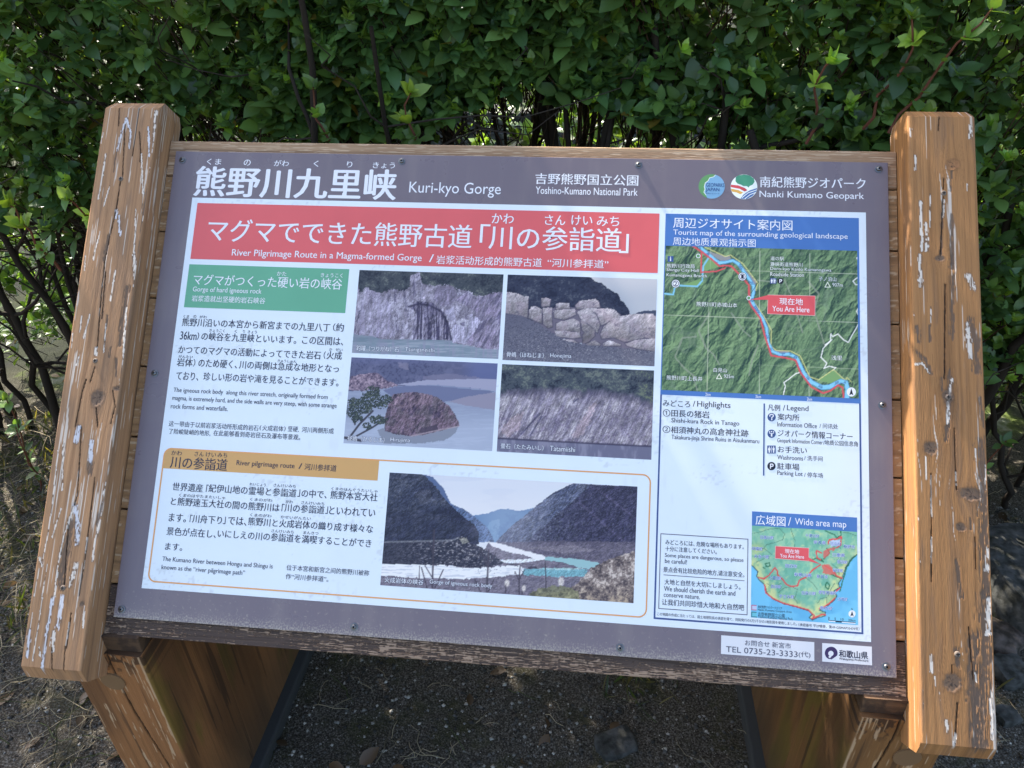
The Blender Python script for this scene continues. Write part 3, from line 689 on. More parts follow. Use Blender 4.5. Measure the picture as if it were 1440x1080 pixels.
ZT(g, K_, "この地図の作成に当たっては、国土地理院長の承認を得て、同院発行の5万5千分の1地形図を使用しました。", 42, 757, 955, 825, 4.6); ZT(g, K_, "（承認番号 平27情使、第49-GISMAP35439号）", 965, 827, 1362, 858, 4.6)
g = "sticker_text"
S_ = (1000, 860, 5.143)
ZT(g, S_, "お問合せ 新宮市", 245, 226, 577, 247, 8); ZT(g, S_, "TEL 0735-23-3333", 108, 272, 625, 308, 8.2); ZT(g, S_, "(代)", 632, 310, 718, 316, 9)
g = "crest_sticker_text"
ZT(g, S_, "和歌山県", 925, 303, 1133, 318, 10.5, .0071); ZT(g, S_, "Wakayama Prefecture", 925, 342, 1137, 358, 4, .01)
g = "wide_map_heading_text"
ZT(g, K_, "広域図", 685, 146, 880, 152, 14, .006); ZT(g, K_, "/", 897, 155, 917, 155, 12); ZT(g, K_, "Wide area map", 942, 160, 1277, 181, 12.4)
g = "photo_captions"
for fr, s1, s2, a, b, c, d, y0, y1 in (((470, 370, 4.8), "釣鐘（つりがね）石", "Tsuriganeishi", 150, 437, 478, 677, 573, 592), ((690, 370, 4.8), "骨嶋（ほねじま）", "Honejima", 108, 358, 402, 545, 615, 632), ((470, 480, 4.8), "昼嶋（ひるじま）", "Hirujima", 90, 340, 380, 512, 655, 672), ((690, 490, 4.8), "畳石（たたみいし）", "Tatamiishi", 68, 357, 400, 570, 657, 683), ((520, 640, 3.6), "火成岩体の峡谷", "Gorge of igneous rock body", 75, 272, 303, 620, 632, 662)):
    ym = y0 + (y1 - y0) * (b - a) / (d - a); yc = y0 + (y1 - y0) * (c - a) / (d - a)
    ZT(g, fr, s1, a, y0, b, ym, 7.6, .004, .05); ZT(g, fr, s2, c, yc, d, y1, 7.4, .0, .05)
I_, W_ = (920, 340, 4.8), (1040, 720, 8)
g = "map_box_lettering"
ZT(g, I_, "現在地", 845, 402, 1003, 406, 9.4, .006); ZT(g, I_, "You Are Here", 797, 452, 1047, 458, 7.6, .004); ZT(g, W_, "現在地", 510, 440, 670, 447, 6.2, .006); ZT(g, W_, "You Are Here", 455, 492, 725, 503, 5.2, .004)
g = "map_place_names"
for s, a, b, y, h in (("熊野川行政局", 85, 272, 163, 6), ("Shingu City Hall", 83, 300, 194, 5.4), ("Kumanogawa Branch", 83, 355, 230, 5.4), ("熊野川町赤城山本", 285, 560, 424, 6.6), ("白見山", 400, 490, 866, 6), ("925m", 470, 537, 908, 5), ("熊野川町上長井", 83, 325, 921, 6.6), ("子ノ泊山", 1110, 1228, 251, 6.4), ("907m", 1202, 1272, 291, 5), ("浅里", 1195, 1268, 783, 6.6), ("瀞峡街道熊野川", 783, 1000, 153, 6), ("Roadside Station", 783, 1010, 221, 5.4), ("道の駅", 785, 875, 113, 5.6), ("Doro-kyo Kaido Kumanogawa", 783, 1195, 189, 5.6)): ZT(g, I_, s, a, y - 2, b, y + 3, h, .0, .045)
g = "wide_map_names"
for s, a, b, y in (("日高川町", 235, 385, 286), ("印南町", 140, 262, 412), ("みなべ町", 165, 335, 501), ("田辺市", 515, 645, 606), ("和歌山県", 615, 810, 706), ("新宮市", 868, 990, 725), ("上富田町", 335, 470, 741), ("白浜町", 355, 470, 838), ("すさみ町", 445, 615, 951), ("古座川町", 695, 860, 912), ("那智勝浦町", 890, 1088, 907), ("太地町", 1105, 1215, 980), ("紀宝町", 1050, 1168, 656), ("御浜町", 1098, 1215, 562), ("三重県", 1040, 1185, 483), ("熊野市", 1170, 1295, 389), ("奈良県", 832, 970, 341), ("十津川村", 740, 895, 266), ("北山村", 1015, 1140, 356), ("串本町", 905, 1045, 1080)): ZT(g, W_, s, a, y - 2, b, y + 4, 5, .0, .05)
g = "map_scale_text"
for s, a, b, y in (("2km", 345, 380, 1030), ("3km", 683, 720, 1045), ("2km", 1030, 1065, 1062)): ZT(g, I_, s, a, y, b, y + 1, 4.5)
g = "map_marks_text"
ZT(g, I_, "N", 1318, 961, 1340, 961, 4.6); ZT(g, I_, "1", 588, 235, 602, 235, 5.6, .01); ZT(g, I_, "2", 134, 283, 154, 283, 5.6, .01)
for s, a, b, y in (("0", 1160, 1168, 784), ("5", 1200, 1210, 790), ("10", 1240, 1260, 794), ("20km", 1290, 1338, 800)): ZT(g, K_, s, a, y, b, y, 3.2)
ZT(g, K_, "南紀熊野ジオパークエリア", 700, 713, 858, 720, 4.2); ZT(g, K_, "Nanki Kumano Geopark Area", 700, 734, 920, 746, 3.8); ZT(g, K_, "吉野熊野国立公園", 700, 760, 875, 770, 5.6); ZT(g, K_, "Yoshino-Kumano National Park", 700, 778, 928, 790, 3.8); ZT(g, K_, "N", 1310, 727, 1320, 727, 3)
g = "badge_lettering"
ZT(g, C_, "GEOPARKS", 372, 241, 474, 242, 5.2, .006); ZT(g, C_, "JAPAN", 370, 269, 446, 270, 6.4, .006); ZT(g, C_, "日本ジオパーク", 372, 288, 446, 289, 2)
TXT_COL = {"title_lettering": WHT, "banner_lettering": WHT, "green_heading_lettering": WHT, "gorge_text": INK, "pilgrimage_heading_text": INK, "pilgrimage_text": INK, "map_heading_lettering": WHT, "legend_text": INK, "notice_text": INK, "sticker_text": (70, 72, 96), "crest_sticker_text": (40, 40, 66), "wide_map_heading_text": WHT, "photo_captions": WHT, "map_box_lettering": WHT, "map_place_names": (226, 236, 246), "wide_map_names": (70, 98, 190), "map_scale_text": WHT, "map_marks_text": (44, 46, 66), "badge_lettering": (38, 66, 128)}
TXT_OUT = {"photo_captions": (58, 62, 88), "map_place_names": (40, 58, 60), "wide_map_names": (196, 214, 240)}
TXT_Z = {"title_lettering": .00015}

def clusters(boxes, gap):
    """groups of boxes closer to each other than gap"""
    n = len(boxes); lab = list(range(n))
    def root(i):
        while lab[i] != i: i = lab[i]
        return i
    for i in range(n):
        for j in range(i):
            a, b = boxes[i], boxes[j]
            if max(a[0], b[0]) - min(a[1], b[1]) < gap and max(a[2], b[2]) - min(a[3], b[3]) < gap: lab[root(i)] = root(j)
    out = {}
    for i in range(n): out.setdefault(root(i), []).append(i)
    return list(out.values())
def build_texts():
    cache = {}; tmp = []
    for (gname, s, xl, yl, xr, yr, h, bold, out) in TEXTS:
        bold = 0.0
        for off in {bold, bold + out}:
            if (s, off) in cache: continue
            cu = bpy.data.curves.new("t", 'FONT'); cu.body = s; cu.resolution_u = 3; cu.offset = off
            o = bpy.data.objects.new("t", cu); COL.objects.link(o); cache[(s, off)] = o; tmp.append(o)
    bpy.context.view_layer.update(); dg = bpy.context.evaluated_depsgraph_get()
    geo = {}
    for k, o in cache.items():
        e = o.evaluated_get(dg); m = e.to_mesh(); n = len(m.vertices)
        v = np.empty(n * 3, np.float32); m.vertices.foreach_get("co", v)
        l = np.empty(len(m.loops), np.int32); m.loops.foreach_get("vertex_index", l)
        t = np.empty(len(m.polygons), np.int32); m.polygons.foreach_get("loop_total", t)
        geo[k] = (v.reshape(-1, 3)[:, :2].astype(float), l, t); e.to_mesh_clear()
    groups = {}
    for (gname, s, xl, yl, xr, yr, h, bold, out) in TEXTS:
        wt = bold; bold = 0.0
        pl, pr = px2b(xl, yl), px2b(xr, yr)
        vc = (pl[1] + pr[1]) / 2; xm, ym = (xl + xr) / 2, (yl + yr) / 2
        hb = abs(px2b(xm, ym - h / 2)[1] - px2b(xm, ym + h / 2)[1])
        gv = geo[(s, bold)][0]
        if not len(gv): continue
        lo, hi = gv.min(0), gv.max(0)
        sx = (pr[0] - pl[0]) / max(hi[0] - lo[0], 1e-6); sy = hb / max(hi[1] - lo[1], 1e-6)
        passes = [(bold, 1, .00004)] if not out else [(bold + out, 0, .0), (bold, 1, .00004)]
        for off, ci, dz in passes:
            v, l, t = geo[(s, off)]
            x = pl[0] + (v[:, 0] - lo[0]) * sx; y = vc + (v[:, 1] - (lo[1] + hi[1]) / 2) * sy
            z0 = TXT_Z.get(gname, .00042) + dz
            col = TXT_COL[gname] if ci else TXT_OUT[gname]
            wx = {.0071: .024, .0051: .011}.get(wt, max(wt, 0) * 1.1)
            for q in (((0, 0, 0),) if wx <= 0 or not ci else ((0, 0, 0), (-wx, 0, 2e-6), (wx, 0, 4e-6), (0, wx * .5, 6e-6), (0, -wx * .5, 8e-6)) if wt == .0071 else ((-wx, 0, 0), (wx, 0, 2e-6))):
                groups.setdefault(gname, []).append((np.stack([x + q[0] * sx, y + q[1] * sy, np.full(len(x), z0 + q[2])], -1), l, t, alb(col, .8, .012)))
    parts = []
    for gname, items in groups.items():
        for ids in clusters([(v[:, 0].min(), v[:, 0].max(), v[:, 1].min(), v[:, 1].max()) for v, _, _, _ in items], .016): parts.append((gname, [items[i] for i in ids]))
    for gname, items in parts:
        off = 0; Vs, Ls, Ts, Cs = [], [], [], []
        for v, l, t, c in items:
            Vs.append(v); Ls.append(l + off); Ts.append(t); Cs.append(np.tile(c, (len(v), 1))); off += len(v)
        T_ = np.concatenate(Ts); st = np.concatenate([[0], np.cumsum(T_)[:-1]])
        me = bpy.data.meshes.new(gname); V = np.concatenate(Vs).astype(np.float32); L_ = np.concatenate(Ls)
        me.vertices.add(len(V)); me.vertices.foreach_set("co", V.ravel()); me.loops.add(len(L_)); me.loops.foreach_set("vertex_index", L_.astype(np.int32))
        me.polygons.add(len(st)); me.polygons.foreach_set("loop_start", st.astype(np.int32)); me.update(calc_edges=True)
        set_col(me, np.concatenate(Cs)); link(gname, me, MAT_PRINT, panel)
    for o in tmp:
        c = o.data; bpy.data.objects.remove(o); bpy.data.curves.remove(c)
build_texts()
# ---------------------------------------------------------------- printed photographs and maps (flat prints, painted vertex by vertex)
def fr(PX, PY, f): return (PX - f[0]) * f[2], (PY - f[1]) * f[2]
def soft(X, Y, pts, s=0):
    """inside an outline whose edge is roughened by noise of s units"""
    if s:
        X = X + s * (fbm(X / 14, Y / 14, 301, 3) - .5) * 2; Y = Y + s * (fbm(X / 14, Y / 14, 307, 3) - .5) * 2
    return inside(X, Y, pts)
def lay(c, m, col):
    m = m.astype(float) if m.dtype == bool else m
    return mix(c, col, m)
def base(X, col): return np.broadcast_to(np.array(col, float), X.shape + (3,)).copy()
def tex(c, m, n, amp): return c * (1 + (m * amp * (n - .5) * 2)[..., None])

def relief(X, Y, sx, sy, seed, o=5, g=.55, dx=-.7, dy=-.7):
    """light and dark sides of a rough surface, 0..1"""
    f = lambda a, b: fbm(a / sx, b / sy, seed, o, g)
    e = 3.0; h = f(X, Y); return np.clip(.5 + (dx * (f(X + e, Y) - h) * sx + dy * (f(X, Y + e) - h) * sy) / e * -.42, 0, 1)
def photo_bell(PX, PY):
    X, Y = fr(PX, PY, (470, 370, 4.8))
    n = fbm(X / 16, Y / 34, 1, 5, .6); st = fbm(X / 7, Y / 90, 2, 4, .6); blk = fbm(X / 60, Y / 70, 3, 3)
    c = base(X, (126, 126, 147))
    c = mix(c, (158, 160, 184), sm(.44, .60, n * .5 + blk * .5)); c = mix(c, (92, 91, 118), sm(.52, .75, st) * .8)
    c = mix(c, (66, 66, 92), (np.abs(fbm(X / 44, Y / 60, 4, 4) - .5) < .012) * .7)
    lt = soft(X, Y, [(150, 470), (190, 300), (210, 160), (300, 200), (400, 300), (390, 500), (250, 500)], 9); c = tex(mix(c, (156, 156, 186), lt * .45), lt, st, .25)
    pu = soft(X, Y, [(820, 250), (900, 190), (960, 240), (1040, 210), (1143, 180), (1130, 580), (1000, 575), (880, 540), (960, 330)], 8)
    dg = fbm((X + Y * .55) / 10, (Y - X * .5) / 70, 6, 4); c = mix(c, (120, 117, 142), pu * .5); c = mix(c, (88, 86, 116), pu * sm(.5, .7, dg) * .8); c = mix(c, (150, 142, 180), pu * sm(.5, .3, dg) * .6)
    cave = soft(X, Y, [(510, 300), (560, 258), (660, 265), (735, 325), (780, 420), (792, 520), (530, 515), (560, 420), (552, 330)], 6)
    c = mix(c, (96, 94, 122), cave * .6); vs = fbm(X / 6, Y / 160, 8, 4, .6); c = mix(c, (62, 60, 86), cave * sm(.48, .62, vs)); c = mix(c, (146, 146, 172), cave * sm(.5, .38, vs) * sm(330, 380, Y) * .9)
    ar = dline(X, Y, [(500, 295), (570, 275), (640, 285), (720, 325), (765, 400), (790, 515)]); c = mix(c, (48, 46, 70), sm(16, 5, ar + 8 * n) * .85)
    ar = dline(X, Y, [(560, 320), (565, 420), (535, 515)]); c = mix(c, (56, 54, 78), sm(16, 4, ar + 8 * n) * .8)
    b1 = soft(X, Y, [(690, 160), (800, 155), (832, 225), (790, 285), (725, 292), (672, 245)], 4); c = tex(mix(c, (120, 118, 144), b1), b1, n, .3)
    b2 = soft(X, Y, [(612, 165), (662, 160), (672, 235), (655, 258), (600, 245), (592, 215)], 4); c = tex(mix(c, (146, 146, 170), b2), b2, n, .3)
    w1 = soft(X, Y, [(800, 412), (900, 425), (925, 340), (1000, 395), (905, 515), (885, 545), (793, 535)], 7); c = tex(mix(c, (164, 166, 196), w1 * .9), w1, st, .35)
    w2 = soft(X, Y, [(820, 400), (860, 372), (912, 385), (900, 432), (850, 432)], 4); c = mix(c, (176, 180, 204), w2 * .8); c = mix(c, (80, 78, 104), soft(X, Y, [(850, 405), (885, 395), (880, 425), (855, 425)], 3) * .7)
    w3 = soft(X, Y, [(740, 320), (810, 300), (820, 400), (770, 370)], 4); c = mix(c, (150, 152, 182), w3 * .7)
    tr = soft(X, Y, [(140, 20), (1160, 20), (1143, 190), (1060, 205), (960, 225), (900, 185), (830, 180), (780, 150), (680, 150), (600, 150), (540, 150), (470, 190), (400, 180), (300, 205), (210, 165), (165, 200)], 16)
    rk = soft(X, Y, [(515, 85), (575, 60), (606, 170), (560, 255), (505, 245)], 6); tr = tr & ~rk
    rl = relief(X, Y, 40, 70, 16); c = c * (.72 + .56 * rl)[..., None]
    lf = .5 * fbm(X / 9, Y / 9, 12, 4, .7) + .5 * fbm(X / 44, Y / 36, 13, 3); c = lay(c, tr, (64, 72, 82)); c = mix(c, (112, 122, 122), tr * sm(.54, .70, lf) * .8); c = mix(c, (38, 44, 58), tr * sm(.48, .34, lf) * .9)
    wat = inside(X, Y + 5 * (n - .5), [(120, 470), (150, 485), (250, 492), (330, 516), (520, 516), (790, 522), (800, 540), (900, 555), (1000, 578), (1130, 582), (1130, 680), (90, 680)])
    wn_ = fbm(X / 90, Y / 6, 14, 4); ref = fbm(X / 16, Y / 120, 15, 3); wc = mix(base(X, (118, 138, 158)), (146, 160, 180), sm(.4, .7, wn_)); wc = mix(wc, (140, 142, 172), sm(.45, .7, ref) * .6)
    wc = mix(wc, (98, 118, 136), sm(560, 510, Y) * .5); c = np.where(wat[..., None], wc, c)
    return c

def photo_boulders(PX, PY):
    X, Y = fr(PX, PY, (690, 370, 4.8))
    n = fbm(X / 14, Y / 14, 31, 5, .6); c = base(X, (166, 178, 196)); c = mix(c, (184, 192, 206), sm(250, 90, Y))
    c = lay(c, soft(X, Y, [(940, 355), (1000, 330), (1060, 318), (1140, 320), (1140, 380), (940, 380)], 3), (62, 72, 96))
    tr = soft(X, Y, [(100, 60), (640, 60), (668, 95), (700, 120), (765, 145), (800, 180), (850, 200), (880, 250), (905, 275), (930, 310), (948, 350), (850, 420), (100, 420)], 7)
    c = lay(c, tr, (50, 56, 78)); lf = .55 * fbm(X / 12, Y / 10, 33, 4, .65) + .45 * fbm(X / 60, Y / 44, 34, 3); c = mix(c, (84, 92, 108), tr * sm(.55, .72, lf)); c = mix(c, (32, 36, 56), tr * sm(.47, .36, lf) * .8)
    c = lay(c, soft(X, Y, [(260, 330), (440, 300), (600, 300), (760, 330), (1120, 400), (1120, 600), (700, 560), (440, 500), (300, 420)], 4), (104, 102, 122))
    rocks = [([(100, 192), (150, 200), (190, 207), (225, 225), (258, 222), (250, 372), (180, 352), (95, 340)], .95), ([(258, 318), (275, 295), (302, 288), (347, 312), (347, 412), (255, 372)], .95), ([(340, 238), (372, 232), (407, 245), (400, 292), (343, 298)], .9), ([(350, 302), (412, 300), (420, 432), (388, 442), (353, 412)], .9), ([(440, 275), (465, 268), (530, 270), (538, 312), (438, 314)], 1.0), ([(424, 325), (450, 315), (570, 310), (578, 350), (500, 386), (428, 372)], .98),
             ([(440, 405), (470, 395), (560, 375), (606, 402), (606, 472), (560, 462), (440, 470)], .95), ([(430, 455), (520, 460), (602, 470), (615, 505), (560, 512), (440, 498)], .98), ([(568, 285), (600, 252), (650, 250), (705, 240), (732, 262), (742, 302), (690, 304), (580, 314)], 1.05), ([(585, 332), (640, 300), (740, 310), (748, 400), (722, 475), (690, 452), (600, 372)], 1.0), ([(700, 310), (790, 305), (835, 315), (882, 352), (800, 402), (745, 424)], 1.06), ([(608, 380), (640, 400), (690, 440), (705, 455), (640, 476), (614, 452)], .86), ([(620, 482), (650, 460), (700, 448), (706, 492), (650, 545), (618, 545)], .72),
             ([(738, 480), (760, 425), (800, 395), (860, 360), (960, 345), (1040, 342), (1095, 340), (1130, 380), (1120, 515), (1040, 505), (960, 524), (900, 534), (830, 504), (748, 514)], 1.0), ([(755, 540), (800, 522), (880, 545), (880, 562), (760, 562)], 1.1), ([(905, 542), (1000, 515), (1120, 510), (1115, 600), (1000, 582), (920, 562)], .98), ([(640, 545), (700, 520), (745, 545), (740, 560), (650, 560)], .9), ([(470, 515), (560, 518), (600, 540), (520, 545)], .95)]
    for i, (p, b) in enumerate(rocks):
        m = soft(X, Y, p, 3); q = np.array(p); y0, y1 = q[:, 1].min(), q[:, 1].max()
        t = np.clip((Y - y0) / (y1 - y0), 0, 1); sh = 1.06 - .36 * t ** 1.3
        rc = base(X, (174, 173, 186)) * (b * sh * (.62 + .18 * n + .5 * relief(X, Y, 46, 40, 70 + i)))[..., None]; rc = mix(rc, (156, 144, 164), sm(.5, .7, fbm(X / 50, Y / 40, 40 + i, 3)) * .35)
        rc = mix(rc, (82, 82, 104), (np.abs(fbm(X / 50, Y / 60, 60 + i, 3) - .5) < .012) * .55)
        c = np.where(m[..., None], rc, c)
        e = dline(X, Y, p + p[:1]); c = mix(c, (66, 64, 86), sm(8, 1, e + 3 * n) * .75 * (Y > y0 + .25 * (y1 - y0)))
    gr = soft(X, Y, [(70, 340), (200, 352), (330, 412), (440, 486), (500, 522), (620, 548), (760, 562), (900, 572), (1130, 606), (1130, 720), (60, 720)], 5)
    g2 = vn(X / 5, Y / 3.4, 44); g3 = fbm(X / 18, Y / 8, 45, 3); gc = base(X, (98, 102, 122)); gc = mix(gc, (70, 72, 92), sm(.5, .2, g2) * .8); gc = mix(gc, (148, 152, 166), sm(.68, .95, g2) * sm(380, 640, Y + X * .2) * .9); gc = mix(gc, (128, 132, 148), sm(560, 680, Y) * .5 * g3)
    gc = mix(gc, (86, 88, 110), sm(480, 340, Y) * .4)
    return np.where(gr[..., None], gc, c)

def photo_island(PX, PY):
    X, Y = fr(PX, PY, (470, 480, 4.8)); n = fbm(X / 12, Y / 12, 51, 5, .65); h = fbm(X / 70, Y / 40, 52, 4)
    c = base(X, (88, 94, 128)); c = mix(c, (66, 72, 104), sm(.5, .68, n) * sm(900, 600, X)); c = mix(c, (110, 116, 150), sm(.5, .3, h) * .5); c = mix(c, (92, 104, 152), sm(820, 980, X) * .8); c = mix(c, (104, 112, 156), sm(175, 120, Y) * .4)
    c = mix(c, (132, 132, 158), soft(X, Y, [(430, 140), (500, 150), (505, 195), (440, 180)], 7) * .6)
    c = mix(c, (118, 120, 150), soft(X, Y, [(600, 235), (760, 215), (980, 245), (980, 262), (600, 262)], 8) * .7)
    sand = soft(X, Y, [(420, 292), (480, 282), (620, 262), (760, 258), (980, 252), (1120, 258), (1120, 340), (900, 312), (700, 296), (500, 298)], 3); c = lay(c, sand, (150, 156, 186))
    wt = inside(X, Y, [(60, 340), (300, 322), (420, 300), (700, 294), (900, 312), (1120, 338), (1120, 780), (40, 780)]); wv = fbm(X / 120, Y / 10, 55, 4)
    wc = mix(base(X, (136, 150, 180)), (166, 182, 210), sm(420, 620, Y) * .7 + sm(.5, .7, wv) * .2); wc = mix(wc, (100, 110, 148), sm(340, 300, Y) * .3); c = np.where(wt[..., None], wc, c)
    c = lay(c, soft(X, Y, [(330, 330), (420, 305), (600, 296), (780, 310), (1090, 338), (1000, 362), (900, 375), (800, 402), (700, 410), (400, 380)], 4), (104, 114, 150))
    c = lay(c, soft(X, Y, [(770, 408), (900, 372), (1120, 338), (1120, 470), (880, 432)], 3), (136, 138, 164))
    rk = soft(X, Y, [(80, 330), (110, 235), (200, 220), (290, 212), (350, 262), (440, 296), (330, 322), (200, 334)], 8); c = lay(c, rk, (116, 106, 128)); c = mix(c, (160, 148, 170), rk * sm(.52, .66, n)); c = mix(c, (72, 66, 92), rk * sm(.46, .34, n))
    ref = soft(X, Y, [(290, 600), (420, 560), (840, 575), (820, 620), (740, 670), (560, 690), (340, 690)], 6); c = mix(c, (118, 128, 148), ref * .8)
    isl = soft(X, Y, [(340, 604), (345, 500), (372, 410), (400, 358), (470, 345), (540, 343), (605, 352), (700, 376), (780, 440), (822, 505), (848, 570), (760, 592), (600, 632), (520, 642), (420, 628)], 5)
    cr = .6 * fbm((X + Y * .3) / 9, Y / 22, 57, 4, .65) + .4 * fbm(X / 60, Y / 46, 58, 3); c = lay(c, isl, (106, 94, 112)); c = mix(c, (146, 130, 146), isl * sm(.52, .68, cr) * sm(640, 420, Y + .2 * X)); c = mix(c, (62, 56, 78), isl * sm(.47, .36, cr) * .9); c = mix(c, (84, 86, 92), isl * sm(.55, .7, fbm(X / 40, Y / 40, 59, 3)) * .4)
    c = np.where(isl[..., None], c * (.55 + .9 * relief(X, Y, 34, 44, 60))[..., None], c)
    c = mix(c, (60, 56, 74), isl * soft(X, Y, [(580, 585), (700, 560), (700, 600), (580, 618)], 5) * .7); ln = dline(X, Y, [(520, 640), (700, 600), (845, 572)]); c = mix(c, (172, 164, 180), sm(9, 3, ln + 4 * n) * .7)
    for q, w in (([(110, 640), (170, 560), (260, 470)], 9), ([(150, 640), (260, 580), (350, 520)], 8), ([(140, 560), (140, 500)], 8), ([(70, 650), (180, 670)], 12)): c = mix(c, (52, 52, 64), sm(w, w * .5, dline(X, Y, q)) * .9)
    tree = np.zeros(X.shape, bool); nx = fbm(X / 12, Y / 12, 61, 4)
    for (cx, cy, rx, ry) in ((265, 350, 50, 48), (235, 400, 62, 58), (150, 430, 62, 50), (300, 410, 60, 46), (355, 395, 44, 34), (120, 480, 46, 40), (190, 460, 60, 36), (300, 530, 60, 30), (220, 570, 30, 26), (150, 520, 40, 30)):
        tree |= np.hypot((X - cx) / rx, (Y - cy) / ry) < .55 + .9 * nx - .0
    lf = fbm(X / 7, Y / 7, 63, 4, .7); tree &= lf > .36; c = lay(c, tree, (52, 64, 66)); c = mix(c, (92, 104, 96), tree * sm(.55, .7, lf)); c = mix(c, (32, 38, 48), tree * sm(.47, .38, lf))
    return c

def photo_columns(PX, PY):
    X, Y = fr(PX, PY, (690, 490, 4.8)); n = fbm(X / 14, Y / 14, 71, 5, .65)
    s1 = .6 * fbm((X + .38 * Y) / 7, (Y - .3 * X) / 80, 72, 4, .65) + .4 * fbm((X + .38 * Y) / 40, (Y - .3 * X) / 70, 74, 4); s2 = fbm((X + .38 * Y) / 30, (Y - .3 * X) / 120, 73, 3)
    c = base(X, (137, 136, 154)); c = mix(c, (102, 101, 122), sm(.5, .68, s1)); c = mix(c, (172, 173, 188), sm(.48, .34, s1)); c = mix(c, (110, 108, 136), sm(.5, .7, s2) * .4)
    c = mix(c, (88, 78, 112), sm(.55, .7, n) * .5 * sm(300, 500, Y))
    for q in ([(60, 560), (130, 470), (220, 430), (200, 540), (130, 600)], [(540, 590), (620, 480), (680, 380), (720, 340), (700, 430), (640, 540), (600, 600)]): c = mix(c, (172, 158, 170), soft(X, Y, q, 18) * .5)
    for q in ([(205, 580), (330, 440)], [(265, 590), (345, 460)], [(590, 340), (560, 360)]): c = mix(c, (62, 62, 92), sm(12, 4, dline(X, Y, q) + 5 * n) * .7)
    c = c * (.70 + .62 * relief(X + .38 * Y, Y - .3 * X, 26, 90, 75))[..., None]
    bd = np.interp(X, [40, 100, 250, 350, 450, 560, 640, 720, 800, 900, 1000, 1110], [300, 292, 292, 262, 262, 292, 292, 275, 290, 312, 332, 365]) + 60 * (fbm(X / 30, Y / 60, 76, 4) - .5)
    t = sm(20, -20, Y - bd); lf = .5 * fbm(X / 10, Y / 9, 77, 4, .7) + .5 * fbm(X / 60, Y / 44, 78, 3); tc = base(X, (68, 78, 90)); tc = mix(tc, (106, 118, 116), sm(.54, .68, lf)); tc = mix(tc, (36, 42, 58), sm(.48, .36, lf)); tc = mix(tc, (104, 122, 92), sm(950, 1080, X) * sm(.52, .66, lf) * .7)
    c = c * (1 - t[..., None]) + tc * t[..., None]; c = mix(c, (52, 52, 76), sm(40, 0, np.abs(Y - bd - 14)) * .45)
    wb = np.interp(X, [40, 400, 700, 1100], [606, 626, 642, 662]); w = Y > wb; wc = mix(base(X, (104, 108, 136)), (138, 142, 168), sm(.45, .7, fbm(X / 26, Y / 90, 79, 4)) * .7); c = np.where(w[..., None], wc, c); c = mix(c, (52, 50, 74), sm(9, 2, np.abs(Y - wb)) * .8)
    return c

